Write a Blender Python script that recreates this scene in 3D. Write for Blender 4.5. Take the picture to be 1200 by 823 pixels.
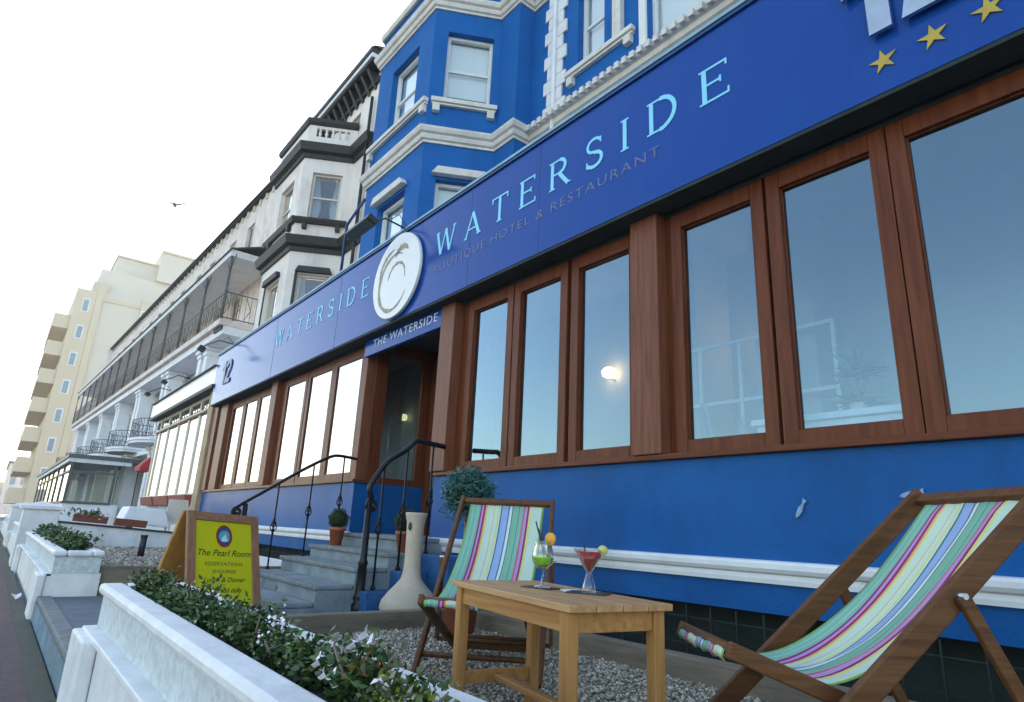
import bpy, bmesh, math, random
import numpy as np
from mathutils import Matrix, Vector
random.seed(7); rng = np.random.default_rng(7)
R = math.radians; PI = math.pi
for _o in list(bpy.data.objects): bpy.data.objects.remove(_o)
scene = bpy.context.scene; COL = scene.collection
# ------------------------------------------------------------------ camera
cam_d = bpy.data.cameras.new('camera'); cam = bpy.data.objects.new('camera', cam_d); COL.objects.link(cam)
scene.camera = cam
def _camrot():
    x, y, z = -0.28095048, 0.90367892, 0.0470484
    cx, sx, cy, sy, cz, sz = math.cos(x), math.sin(x), math.cos(y), math.sin(y), math.cos(z), math.sin(z)
    A = np.array([[cz, -sz, 0], [sz, cz, 0], [0, 0, 1]]) @ np.array([[1, 0, 0], [0, cx, -sx], [0, sx, cx]]) @ np.array([[cy, 0, sy], [0, 1, 0], [-sy, 0, cy]])
    return A @ np.array([[1, 0, 0], [0, 0, -1], [0, 1, 0]])
_W = _camrot()
cam.matrix_world = Matrix([[_W[0][i], -_W[1][i], -_W[2][i], 0] for i in range(3)] + [[0, 0, 0, 1]])
cam_d.lens = 732.53 / 1200 * 36; cam_d.sensor_width = 36; cam_d.clip_start = 0.02; cam_d.clip_end = 6000
# ------------------------------------------------------------------ light
SUN_AZ = R(-48)      # measured from +y (inland) towards -x (up the street) : the sun stands behind the houses
SUN_EL = R(27); HAZE = .0011
world = bpy.data.worlds.new('World'); scene.world = world; world.use_nodes = True
wn = world.node_tree.nodes; wl = world.node_tree.links
bg = wn['Background']; sky = wn.new('ShaderNodeTexSky'); sky.sky_type = 'NISHITA'; sky.sun_disc = False
sky.sun_elevation = SUN_EL; sky.sun_rotation = SUN_AZ; sky.air_density = 1.0; sky.dust_density = 1.0; sky.ozone_density = 1.0
wl.new(sky.outputs[0], bg.inputs[0]); bg.inputs[1].default_value = 0.14
sd = bpy.data.lights.new('sun', 'SUN'); sd.energy = 2.6; sd.angle = R(0.6); sd.color = (1, .93, .82)
sun = bpy.data.objects.new('sun', sd); COL.objects.link(sun)
_sv = Vector((math.sin(SUN_AZ) * math.cos(SUN_EL), math.cos(SUN_AZ) * math.cos(SUN_EL), math.sin(SUN_EL)))
sun.rotation_euler = _sv.to_track_quat('Z', 'Y').to_euler(); sun.location = (0, 0, 30)
vs = scene.view_settings; vs.view_transform = 'Standard'; vs.look = 'None'; vs.exposure = 2.15; vs.gamma = 1.0; vs.use_curve_mapping = False
vs.use_white_balance = True; vs.white_balance_temperature = 7650; vs.white_balance_tint = 9
scene.cycles.max_bounces = 8; scene.cycles.transparent_max_bounces = 16

# ------------------------------------------------------------------ materials
MATS = {}
def mat(name, col, rough=.6, var=.12, scale=6.0, bump=0., bscale=40., metal=0., coat=0., col2=None, spec=.5, stretch=(1, 1, 1), var2=None, dirt=None, ior=1.5):
    """principled with noise-broken colour, optional second colour blotches and bump"""
    if name in MATS: return MATS[name]
    m = bpy.data.materials.new(name); m.use_nodes = True; nt = m.node_tree; N = nt.nodes; L = nt.links
    p = N['Principled BSDF']; p.inputs['Roughness'].default_value = rough; p.inputs['Metallic'].default_value = metal
    p.inputs['Specular IOR Level'].default_value = spec; p.inputs['IOR'].default_value = ior
    if coat: p.inputs['Coat Weight'].default_value = coat; p.inputs['Coat Roughness'].default_value = .05
    tc = N.new('ShaderNodeTexCoord'); mp = N.new('ShaderNodeMapping'); mp.inputs['Scale'].default_value = stretch
    L.new(tc.outputs['Object'], mp.inputs[0])
    nz = N.new('ShaderNodeTexNoise'); nz.inputs['Scale'].default_value = scale; nz.inputs['Detail'].default_value = 6; nz.inputs['Roughness'].default_value = .62
    L.new(mp.outputs[0], nz.inputs['Vector'])
    rp = N.new('ShaderNodeValToRGB'); e = rp.color_ramp.elements
    e[0].position = .3; e[1].position = .7
    c = Vector(col); c2 = Vector(col2) if col2 else c * (1 - var * 1.6)
    e[0].color = (*c2, 1); e[1].color = (*(c * (1 + var * .5)), 1)
    L.new(nz.outputs[0], rp.inputs[0]); out = rp.outputs[0]
    if dirt:
        n2 = N.new('ShaderNodeTexNoise'); n2.inputs['Scale'].default_value = 1.7; n2.inputs['Detail'].default_value = 8; n2.inputs['Roughness'].default_value = .7
        mp2 = N.new('ShaderNodeMapping'); mp2.inputs['Scale'].default_value = (1, 1, .35); L.new(tc.outputs['Object'], mp2.inputs[0]); L.new(mp2.outputs[0], n2.inputs['Vector'])
        r2 = N.new('ShaderNodeValToRGB'); r2.color_ramp.elements[0].position = .5; r2.color_ramp.elements[1].position = .78
        r2.color_ramp.elements[0].color = (0, 0, 0, 1); r2.color_ramp.elements[1].color = (.75, .75, .75, 1)
        L.new(n2.outputs[0], r2.inputs[0]); mx = N.new('ShaderNodeMix'); mx.data_type = 'RGBA'
        L.new(r2.outputs[0], mx.inputs[0]); L.new(out, mx.inputs[6]); mx.inputs[7].default_value = (*dirt, 1); out = mx.outputs[2]
    L.new(out, p.inputs['Base Color'])
    if bump:
        nb = N.new('ShaderNodeTexNoise'); nb.inputs['Scale'].default_value = bscale; nb.inputs['Detail'].default_value = 5; L.new(mp.outputs[0], nb.inputs['Vector'])
        bp = N.new('ShaderNodeBump'); bp.inputs['Strength'].default_value = bump; bp.inputs['Distance'].default_value = .01
        L.new(nb.outputs[0], bp.inputs['Height']); L.new(bp.outputs[0], p.inputs['Normal'])
    MATS[name] = m; return m
def wood(name, col, col2, rough=.45, axis=0, scale=1., coat=0.):
    st = [28 * scale] * 3; st[axis] = 1.6 * scale
    return mat(name, col, rough, scale=1.3, col2=col2, stretch=tuple(st), bump=.25, bscale=2.5, coat=coat, ior=1.28)
def glass_mat(name, tint=(.75, .82, .85), ior=2.1, rough=0.0, refl=(1, 1, 1)):
    if name in MATS: return MATS[name]
    m = bpy.data.materials.new(name); m.use_nodes = True; N = m.node_tree.nodes; L = m.node_tree.links
    N.remove(N['Principled BSDF']); o = N['Material Output']
    t = N.new('ShaderNodeBsdfTransparent'); t.inputs[0].default_value = (*tint, 1)
    g = N.new('ShaderNodeBsdfGlossy'); g.inputs['Roughness'].default_value = rough; g.inputs[0].default_value = (*refl, 1)
    f0 = ((ior - 1) / (ior + 1)) ** 2; lw = N.new('ShaderNodeLayerWeight'); lw.inputs[0].default_value = .5
    pw = N.new('ShaderNodeMath'); pw.operation = 'POWER'; pw.inputs[1].default_value = 2.1; L.new(lw.outputs['Facing'], pw.inputs[0])
    f = N.new('ShaderNodeMath'); f.operation = 'MULTIPLY_ADD'; f.inputs[1].default_value = 1 - f0; f.inputs[2].default_value = f0; L.new(pw.outputs[0], f.inputs[0])
    nz = N.new('ShaderNodeTexNoise'); nz.inputs['Scale'].default_value = 1.1; bp = N.new('ShaderNodeBump'); bp.inputs['Strength'].default_value = .10; bp.inputs['Distance'].default_value = .02
    tc = N.new('ShaderNodeTexCoord'); L.new(tc.outputs['Object'], nz.inputs[0]); L.new(nz.outputs[0], bp.inputs['Height']); L.new(bp.outputs[0], g.inputs['Normal'])
    x = N.new('ShaderNodeMixShader'); L.new(f.outputs[0], x.inputs[0]); L.new(t.outputs[0], x.inputs[1]); L.new(g.outputs[0], x.inputs[2]); L.new(x.outputs[0], o.inputs[0])
    MATS[name] = m; return m
def clear_glass(name, col=(1, 1, 1), rough=0., ior=1.45):
    if name in MATS: return MATS[name]
    m = bpy.data.materials.new(name); m.use_nodes = True; p = m.node_tree.nodes['Principled BSDF']
    p.inputs['Base Color'].default_value = (*col, 1); p.inputs['Transmission Weight'].default_value = 1; p.inputs['Roughness'].default_value = rough; p.inputs['IOR'].default_value = ior
    MATS[name] = m; return m
def emit(name, col, s):
    m = bpy.data.materials.new(name); m.use_nodes = True; p = m.node_tree.nodes['Principled BSDF']
    p.inputs['Base Color'].default_value = (*col, 1); p.inputs['Emission Color'].default_value = (*col, 1); p.inputs['Emission Strength'].default_value = s; return m
def leafmat(name, c1, c2, c3=None):
    m = bpy.data.materials.new(name); m.use_nodes = True; N = m.node_tree.nodes; L = m.node_tree.links; p = N['Principled BSDF']
    g = N.new('ShaderNodeNewGeometry'); r = N.new('ShaderNodeValToRGB'); e = r.color_ramp.elements
    e[0].color = (*c1, 1); e[1].color = (*c2, 1)
    if c3: q = e.new(.93); q.color = (*c3, 1); e[1].position = .8 if False else 1.0; q2 = e.new(.86); q2.color = (*c2, 1); e[-1].color = (*c3, 1)
    L.new(g.outputs['Random Per Island'], r.inputs[0]); L.new(r.outputs[0], p.inputs['Base Color']); p.inputs['Roughness'].default_value = .42
    p.inputs['Subsurface Weight'].default_value = 0.0
    return m
BLUE = mat('blue_render_paint', (.0, .092, .30), .38, .14, 2.2, bump=.2, bscale=55, col2=(.0, .076, .25), dirt=(.004, .055, .17), spec=.5, ior=1.2)
BLUEUP = mat('upper_blue_paint', (.002, .115, .37), .6, .10, 1.5, bump=.12, bscale=30, col2=(.002, .10, .33), dirt=(.004, .08, .25), spec=.4, ior=1.2)
FASC = mat('blue_sign_board', (.0, .058, .30), .16, .06, .8, col2=(.0, .052, .27), spec=.5, ior=1.31, dirt=(.006, .075, .30))
FASCEDGE = mat('blue_fascia_trim', (.01, .05, .16), .35, .1, 5)
LEAD = mat('pale_blue_capping', (.22, .42, .52), .4, .2, 4)
WHITE = mat('white_masonry_paint', (.70, .72, .73), .6, .07, 5, bump=.15, bscale=35, dirt=(.42, .42, .40))
WHITEROUGH = mat('rough_white_render', (.60, .66, .67), .75, .16, 22, bump=1.0, bscale=38, dirt=(.40, .44, .42))
PLANTERW = mat('white_planter_paint', (.76, .77, .77), .55, .10, 6, bump=.35, bscale=26, dirt=(.40, .42, .40))
TRIM = mat('cream_white_trim', (.66, .64, .58), .6, .10, 7, bump=.15, bscale=40, dirt=(.40, .38, .33))
BEIGE = mat('beige_render', (.80, .73, .67), .75, .06, 2, bump=.1, bscale=40, dirt=(.42, .36, .31))
PINKW = mat('pinkish_terrace_render', (.78, .68, .62), .75, .15, 3, dirt=(.45, .33, .27))
TERW = mat('terrace_white_paint', (.80, .81, .84), .6, .05, 3, dirt=(.5, .5, .5))
DKTRIM = mat('dark_painted_cornice', (.018, .017, .013), .6, .3, 8, bump=.2)
IRON = mat('black_iron', (.006, .006, .007), .35, .3, 20, bump=.2, bscale=60, spec=.35)
IRONG = mat('weathered_grey_iron', (.10, .115, .115), .55, .3, 12)
SLATE = mat('greenish_slate', (.09, .10, .06), .7, .3, 8, bump=.4, bscale=20)
DOORW = wood('dark_red_hardwood', (.165, .044, .016), (.085, .020, .007), .38, 2)
DOORWX = wood('dark_red_hardwood_rail', (.165, .044, .016), (.085, .020, .007), .38, 0)
POSTW = wood('brown_hardwood_post', (.22, .080, .045), (.13, .042, .022), .42, 2)
CHAIRW = wood('deckchair_hardwood', (.155, .066, .026), (.085, .034, .013), .45, 0)
TEAK = wood('light_teak', (.48, .24, .085), (.33, .145, .045), .5, 0)
TEAKZ = wood('light_teak_leg', (.48, .24, .085), (.33, .145, .045), .5, 2)
TEAKTOP = wood('weathered_teak_top', (.50, .29, .14), (.34, .18, .08), .5, 0)
SIGNW = wood('signboard_timber', (.33, .17, .10), (.22, .10, .055), .55, 2)
SIGNWX = wood('signboard_timber_rail', (.33, .17, .10), (.22, .10, .055), .55, 1)
SIGNB = wood('signboard_varnished_leg', (.45, .22, .06), (.3, .13, .035), .4, 2)
SLEEP = mat('weathered_timber_edging', (.24, .19, .13), .85, .2, 1.5, stretch=(2, 12, 12), bump=.5, bscale=3, col2=(.14, .11, .08))
SLEEPY = mat('weathered_timber_edging_end', (.22, .18, .125), .85, .2, 1.5, stretch=(12, 2, 12), bump=.5, bscale=3, col2=(.12, .10, .07))
STEP = mat('painted_grey_stone_step', (.21, .25, .27), .75, .35, 4, bump=.6, bscale=25, col2=(.10, .13, .15), dirt=(.25, .31, .32))
STEPN = mat('worn_step_nosing', (.17, .19, .19), .75, .3, 9, bump=.4, bscale=25, col2=(.10, .12, .13))
BLUESTEP = mat('blue_painted_plinth', (.006, .10, .27), .6, .3, 5, bump=.2, col2=(.005, .06, .17))
TARMAC = mat('reddish_tarmac', (.13, .082, .080), .9, .25, 30, bump=.6, bscale=120, dirt=(.05, .045, .05))
CONC = mat('grey_concrete', (.22, .25, .27), .85, .2, 6, bump=.3, bscale=50, dirt=(.14, .15, .15))
PATHM = mat('dark_path_slab', (.13, .16, .19), .8, .2, 5, bump=.3, bscale=40, dirt=(.09, .10, .11))
SAND = mat('pale_shingle_beach', (.30, .25, .19), .9, .2, 3, bump=.3)
SEA = mat('sea_water', (.02, .05, .06), .18, .2, .3, bump=.5, bscale=.4)
DARKV = mat('dark_paint_and_shade', (.015, .028, .026), .8, .3, 6)  # near black; on the window head it stands for shade under the fascia
MESHM = mat('green_black_wire', (.01, .02, .02), .5, .1, 6)
TERRA = mat('terracotta', (.40, .10, .045), .75, .15, 12, bump=.2, bscale=60)
BOXRED = mat('red_plastic_trough', (.28, .06, .045), .5, .15, 12)
TROUGH = mat('brown_terracotta_trough', (.22, .06, .03), .6, .15, 12)
CLAY = mat('cream_fired_clay', (.56, .46, .35), .75, .12, 7, bump=.35, bscale=45, dirt=(.36, .31, .26))
SOIL = mat('dark_potting_soil', (.03, .02, .014), .95, .4, 30, bump=.8, bscale=70)
CYAN = mat('pale_cyan_lettering', (.20, .66, .85), .4, .02, 5)
GREYL = mat('dim_grey_lettering', (.10, .12, .26), .4, .02, 5)
WLET = mat('white_lettering', (.6, .65, .75), .5, .02, 5)
SILVER = mat('brushed_silver', (.45, .5, .55), .28, .1, 10, metal=.85)
GOLD = mat('gold_star_paint', (.50, .36, .05), .4, .1, 10, metal=.2)
DISC = mat('white_disc_enamel', (.80, .80, .78), .3, .03, 3)
TAUPE = mat('taupe_emblem_paint', (.36, .31, .22), .5, .3, 14)
LIME = mat('lime_yellow_poster', (.55, .53, .004), .45, .03, 4)
BLACKP = mat('black_print', (.012, .012, .008), .5, .02, 5)
OLIVEP = mat('faded_print', (.12, .13, .01), .5, .02, 5)
REDP = mat('dark_red_print', (.30, .02, .015), .5, .02, 5)
SKYP = mat('light_blue_print', (.07, .42, .50), .5, .3, 30)
NAVYP = mat('navy_print', (.02, .06, .25), .5, .1, 30)
PALEP = mat('pale_print', (.6, .72, .75), .5, .1, 30)
ROOM = mat('cream_interior_wall', (.40, .40, .38), .8, .05, 2)
ROOMF = mat('brown_interior_floor', (.16, .09, .05), .5, .2, 2)
BLIND = mat('pale_roller_blind', (.82, .88, .88), .8, .03, 1)
CURT = mat('pale_net_curtain', (.42, .50, .56), .8, .15, 3, stretch=(9, 9, .5))
FRAMEW = mat('white_sash_paint', (.70, .72, .70), .45, .05, 6)
FRAMEC = mat('cream_sash_paint', (.62, .55, .46), .5, .06, 6)
GLASS = glass_mat('shopfront_glass', (.70, .85, .90), 2.5, 0, (.55, .82, 1))
GLASSUP = glass_mat('upper_window_glass', (.8, .85, .85), 1.8)
GLASSL = glass_mat('left_window_glass', (.6, .65, .68), 3.6)
DARKG = mat('dark_window_reflection_glass', (.05, .075, .095), .08, .2, 1, spec=.9)
TOWERC = mat('cream_apartment_render', (.58, .50, .37), .8, .04, .3)
TOWERG = mat('pale_apartment_render', (.60, .55, .47), .8, .04, .3)
TOWERW = mat('blue_window_glass', (.20, .29, .36), .2, .1, 1)
PLAST = mat('matt_black_metal', (.02, .02, .02), .45, .1, 10)

# ------------------------------------------------------------------ mesh helpers
class MB:
    def __init__(s, M=None): s.bm = bmesh.new(); s.M = M or Matrix.Identity(4); s.mi = 0; s.mats = []
    def v(s, p): return s.bm.verts.new(s.M @ Vector(p))
    def f(s, vs, smooth=False):
        try: fa = s.bm.faces.new(vs)
        except ValueError: return None
        fa.material_index = s.mi; fa.smooth = smooth; return fa
    def box(s, a, b, M=None):
        (x0, y0, z0), (x1, y1, z1) = a, b; M = M or Matrix.Identity(4)
        P = [s.v(M @ Vector(q)) for q in ((x0, y0, z0), (x1, y0, z0), (x1, y1, z0), (x0, y1, z0), (x0, y0, z1), (x1, y0, z1), (x1, y1, z1), (x0, y1, z1))]
        for q in ((0, 3, 2, 1), (4, 5, 6, 7), (0, 1, 5, 4), (1, 2, 6, 5), (2, 3, 7, 6), (3, 0, 4, 7)): s.f([P[i] for i in q])
        return s
    def bar(s, p, q, w, h, up=(0, 0, 1)):
        p = Vector(p); q = Vector(q); d = (q - p); L = d.length; d.normalize(); u = Vector(up); x = d.cross(u)
        if x.length < 1e-4: x = d.cross(Vector((1, 0, 0)))
        x.normalize(); z = x.cross(d)
        M = Matrix(((x.x, d.x, z.x, p.x), (x.y, d.y, z.y, p.y), (x.z, d.z, z.z, p.z), (0, 0, 0, 1)))
        return s.box((-w / 2, 0, -h / 2), (w / 2, L, h / 2), M)
    def tube(s, pts, r, n=8, caps=True):
        pts = [Vector(p) for p in pts]; rs = r if isinstance(r, (list, tuple)) else [r] * len(pts); rings = []
        prev = None
        for i, p in enumerate(pts):
            d = (pts[min(i + 1, len(pts) - 1)] - pts[max(i - 1, 0)]).normalized()
            if prev is None: x = d.orthogonal().normalized()
            else: x = (prev - d * prev.dot(d)).normalized()
            prev = x; y = d.cross(x)
            rings.append([s.v(p + (x * math.cos(2 * PI * k / n) + y * math.sin(2 * PI * k / n)) * rs[i]) for k in range(n)])
        for a, b in zip(rings, rings[1:]):
            for k in range(n): s.f([a[k], a[(k + 1) % n], b[(k + 1) % n], b[k]], True)
        if caps: s.f(rings[0][::-1]); s.f(rings[-1])
        return s
    def lathe(s, prof, c=(0, 0, 0), n=24, cap=True, jitter=0):
        rings = []
        for r, z in prof:
            rings.append([s.v((c[0] + r * math.cos(2 * PI * k / n), c[1] + r * math.sin(2 * PI * k / n), c[2] + z)) for k in range(n)])
        for a, b in zip(rings, rings[1:]):
            for k in range(n): s.f([a[k], a[(k + 1) % n], b[(k + 1) % n], b[k]], True)
        if cap: s.f(rings[0][::-1]); s.f(rings[-1])
        return s
    def ball(s, c, r, sub=2, sq=(1, 1, 1)):
        t = bmesh.ops.create_icosphere(s.bm, subdivisions=sub, radius=r)
        for v in t['verts']: v.co = s.M @ (Vector(c) + Vector((v.co.x * sq[0], v.co.y * sq[1], v.co.z * sq[2])))
        for v in t['verts']:
            for fa in v.link_faces: fa.smooth = True; fa.material_index = s.mi
        return s
    def poly(s, pts, ext):
        """planar polygon (3d points) extruded by vector ext"""
        e = Vector(ext); a = [s.v(Vector(p)) for p in pts]; b = [s.v(Vector(p) + e) for p in pts]
        s.f(a[::-1]); s.f(b)
        n = len(a)
        for i in range(n): s.f([a[i], a[(i + 1) % n], b[(i + 1) % n], b[i]])
        return s
    def sheet(s, pts, smooth=False): s.f([s.v(p) for p in pts], smooth); return s
    def sweep(s, prof, path, caps=True):
        """profile (out,z) swept along plan path (x,y); outward = right-hand side of travel"""
        n = len(path); cols = []
        P = [Vector(p) for p in path]
        def nor(d): return Vector((d.y, -d.x)).normalized()
        for i in range(n):
            if i == 0: m = nor(P[1] - P[0])
            elif i == n - 1: m = nor(P[-1] - P[-2])
            else:
                a = nor(P[i] - P[i - 1]); b = nor(P[i + 1] - P[i]); m = (a + b).normalized(); m /= max(.3, m.dot(a))
            cols.append([s.v((P[i].x + m.x * o, P[i].y + m.y * o, z)) for o, z in prof])
        k = len(prof)
        for a, b in zip(cols, cols[1:]):
            for j in range(k): s.f([a[j], b[j], b[(j + 1) % k], a[(j + 1) % k]])
        if caps: s.f(cols[0]); s.f(cols[-1][::-1])
        return s
    def ringframe(s, x0, x1, z0, z1, y0, y1, w, wb=None, wt=None):
        wb = wb or w; wt = wt or w
        s.box((x0, y0, z0), (x0 + w, y1, z1)); s.box((x1 - w, y0, z0), (x1, y1, z1))
        s.box((x0 + w, y0, z0), (x1 - w, y1, z0 + wb)); s.box((x0 + w, y0, z1 - wt), (x1 - w, y1, z1)); return s
    def build(s, name, material, parent=None, bevel=0, recalc=True):
        if recalc: bmesh.ops.recalc_face_normals(s.bm, faces=s.bm.faces)
        me = bpy.data.meshes.new(name); s.bm.to_mesh(me); s.bm.free()
        for m in (material if isinstance(material, (list, tuple)) else [material]): me.materials.append(m)
        o = bpy.data.objects.new(name, me); COL.objects.link(o)
        if parent: o.parent = parent
        if bevel:
            b = o.modifiers.new('bevel', 'BEVEL'); b.width = bevel; b.segments = 2; b.limit_method = 'ANGLE'
        return o
def tag(o, label, cat, group=None, kind=None):
    o['label'] = label; o['category'] = cat
    if group: o['group'] = group
    if kind: o['kind'] = kind
    return o
def thing(name, label, cat, loc=(0, 0, 0), rz=0, group=None):
    o = bpy.data.objects.new(name, None); COL.objects.link(o); o.location = loc; o.rotation_euler = (0, 0, rz); o.empty_display_size = .1
    return tag(o, label, cat, group)
def struct(o): o['kind'] = 'structure'; return o
def copy_tree(o, parent=None):
    c = o.copy(); COL.objects.link(c); c.parent = parent
    for ch in list(o.children): copy_tree(ch, c)
    return c
def strokes(mb, segs, org, U, V, N, w, dep):
    """stroke lettering: segs list of polylines in 2d, mapped to org+U*x+V*y, thickness along N"""
    org, U, V, N = map(Vector, (org, U, V, N))
    for sg in segs:
        if isinstance(sg, tuple): sg, ww = sg
        else: ww = w
        pts = [Vector(p) for p in sg]
        L = []; Rr = []
        for i, p in enumerate(pts):
            if i == 0: d = pts[1] - pts[0]
            elif i == len(pts) - 1: d = pts[-1] - pts[-2]
            else: d = (pts[i + 1] - pts[i]).normalized() + (pts[i] - pts[i - 1]).normalized()
            d = d.normalized(); n = Vector((-d.y, d.x)) * ww / 2
            L.append(p + n); Rr.append(p - n)
        for i in range(len(pts) - 1):
            q = [L[i], Rr[i], Rr[i + 1], L[i + 1]]
            k_ = strokes.k = (getattr(strokes, 'k', 0) + 1) % 23; mb.poly([org + U * a.x + V * a.y - N * 0 for a in q], N * (dep + k_ * .00012))
def arc(cx, cy, rx, ry, a0, a1, n=12): return [(cx + rx * math.cos(R(a0 + (a1 - a0) * i / n)), cy + ry * math.sin(R(a0 + (a1 - a0) * i / n))) for i in range(n + 1)]
t_, s_ = .05, .05
LET = {  # unit height letters, wide small-serif capitals, thin horizontals
 'W': (1.35, [([(.06, 1), (.36, 0)], .13), ([(.36, 0), (.66, 1)], .07), ([(.66, 1), (.97, 0)], .13), ([(.97, 0), (1.27, 1)], .07), ([(0, .975), (.2, .975)], t_), ([(1.17, .975), (1.35, .975)], t_), ([(.6, .975), (.76, .975)], t_)]),
 'A': (1.05, [([(.1, 0), (.5, 1)], .07), ([(.5, 1), (.93, 0)], .14), ([(.24, .33), (.78, .33)], .06), ([(0, .025), (.2, .025)], t_), ([(.8, .025), (1.05, .025)], t_)]),
 'T': (.9, [([(.45, 0), (.45, 1)], .13), ([(0, .97), (.9, .97)], .06), ([(.03, 1), (.03, .8)], t_), ([(.87, 1), (.87, .8)], t_), ([(.32, .025), (.58, .025)], t_)]),
 'E': (.85, [([(.14, 0), (.14, 1)], .13), ([(.14, .97), (.78, .97)], .06), ([(.14, .52), (.6, .52)], .06), ([(.14, .03), (.82, .03)], .06), ([(.76, 1), (.76, .83)], t_), ([(.8, 0), (.8, .18)], t_), ([(.59, .61), (.59, .43)], t_), ([(0, .975), (.16, .975)], t_), ([(0, .025), (.16, .025)], t_)]),
 'R': (.95, [([(.14, 0), (.14, 1)], .13), (arc(.48, .74, .24, .23, 90, -90), .11), ([(.14, .97), (.5, .97)], .06), ([(.14, .51), (.5, .51)], .06), ([(.46, .5), (.86, 0)], .13), ([(0, .975), (.16, .975)], t_), ([(.02, .025), (.28, .025)], t_), ([(.78, .025), (.97, .025)], t_)]),
 'S': (.75, [(arc(.37, .75, .27, .22, 30, 270), .09), (arc(.37, .265, .3, .235, 90, -150), .11), ([(.62, .95), (.62, .76)], t_), ([(.08, .06), (.08, .28)], t_)]),
 'I': (.32, [([(.16, 0), (.16, 1)], .13), ([(.02, .975), (.3, .975)], t_), ([(.02, .025), (.3, .025)], t_)]),
 'D': (1.02, [([(.14, 0), (.14, 1)], .13), (arc(.42, .5, .48, .47, 90, -90, 18), .12), ([(.14, .97), (.44, .97)], .06), ([(.14, .03), (.44, .03)], .06), ([(0, .975), (.16, .975)], t_), ([(0, .025), (.16, .025)], t_)]),
}
def word(mb, text, x0, x1, z0, h, y, dep=.012, thick=1.0):
    ws = [LET[c][0] for c in text]; tot = x1 - x0; k = h
    gap = (tot - sum(ws) * k) / (len(text) - 1); x = x0
    for c, w in zip(text, ws):
        strokes(mb, [(sg[0], sg[1] * thick) for sg in LET[c][1]], (x, y, z0), (k, 0, 0), (0, 0, k), (0, -1, 0), .1, dep); x += w * k + gap
_fc = {}
def text_obj(name, body, material, parent, loc, rot, size, ext=.003, sx=1.0, align='CENTER', shear=0, spacing=1.0):
    cu = bpy.data.curves.new(name, 'FONT'); cu.body = body; cu.size = size; cu.extrude = ext; cu.align_x = align; cu.align_y = 'CENTER'; cu.shear = shear; cu.space_character = spacing; cu.resolution_u = 3
    o = bpy.data.objects.new(name, cu); COL.objects.link(o)
    dg = bpy.context.evaluated_depsgraph_get(); dg.update(); me = bpy.data.meshes.new_from_object(o.evaluated_get(dg)); bpy.data.objects.remove(o)
    me.materials.clear(); me.materials.append(material)
    n = bpy.data.objects.new(name, me); COL.objects.link(n); n.parent = parent; n.location = loc; n.rotation_euler = rot; n.scale = (sx, 1, 1); return n
def pts_mesh(name, verts, faces, material, parent=None, smooth=False):
    me = bpy.data.meshes.new(name); me.vertices.add(len(verts)); me.vertices.foreach_set('co', np.asarray(verts, np.float32).ravel())
    k = faces.shape[1]; me.loops.add(faces.size); me.loops.foreach_set('vertex_index', faces.ravel().astype(np.int32))
    me.polygons.add(len(faces)); me.polygons.foreach_set('loop_start', np.arange(0, faces.size, k, dtype=np.int32)); me.polygons.foreach_set('loop_total', np.full(len(faces), k, np.int32))
    if smooth: me.polygons.foreach_set('use_smooth', np.ones(len(faces), bool))
    me.update(calc_edges=True); me.validate(); me.materials.append(material)
    o = bpy.data.objects.new(name, me); COL.objects.link(o)
    if parent: o.parent = parent
    return o
def leaves(name, centres, size, material, parent=None, up=.3, aspect=.55, fold=.25, seed=1):
    """one mesh of many folded leaf quads; centres (n,3)"""
    g = np.random.default_rng(seed); n = len(centres); c = np.asarray(centres)
    d = g.normal(size=(n, 3)); d[:, 2] = np.abs(d[:, 2]) * up + d[:, 2] * (1 - up); d /= np.linalg.norm(d, axis=1)[:, None]
    a = g.normal(size=(n, 3)); s = np.cross(d, a); s /= np.linalg.norm(s, axis=1)[:, None]; nn = np.cross(d, s)
    L = size * g.uniform(.6, 1.25, n)[:, None]; w = L * aspect * .5
    v = np.empty((n, 6, 3)); v[:, 0] = c; v[:, 1] = c + d * L * .45 + s * w + nn * w * fold; v[:, 2] = c + d * L * .45 - s * w + nn * w * fold
    v[:, 3] = c + d * L; v[:, 4] = c + d * L * .45; v[:, 5] = c
    base = np.arange(n)[:, None] * 6
    f = np.concatenate([base + np.array([0, 1, 3, 4]), base + np.array([0, 4, 3, 2])])
    return pts_mesh(name, v.reshape(-1, 3), f, material, parent)
def shell_pts(c, r, n, g, inner=.55, sq=(1, 1, 1)):
    d = g.normal(size=(n, 3)); d /= np.linalg.norm(d, axis=1)[:, None]; rr = g.uniform(inner ** 3, 1, n) ** (1 / 3)
    lump = 1 + .12 * np.sin(d[:, 0] * 7 + 1) * np.sin(d[:, 1] * 6) + .08 * np.sin(d[:, 2] * 9)
    return np.array(c) + d * (rr * lump)[:, None] * r * np.array(sq)
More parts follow.
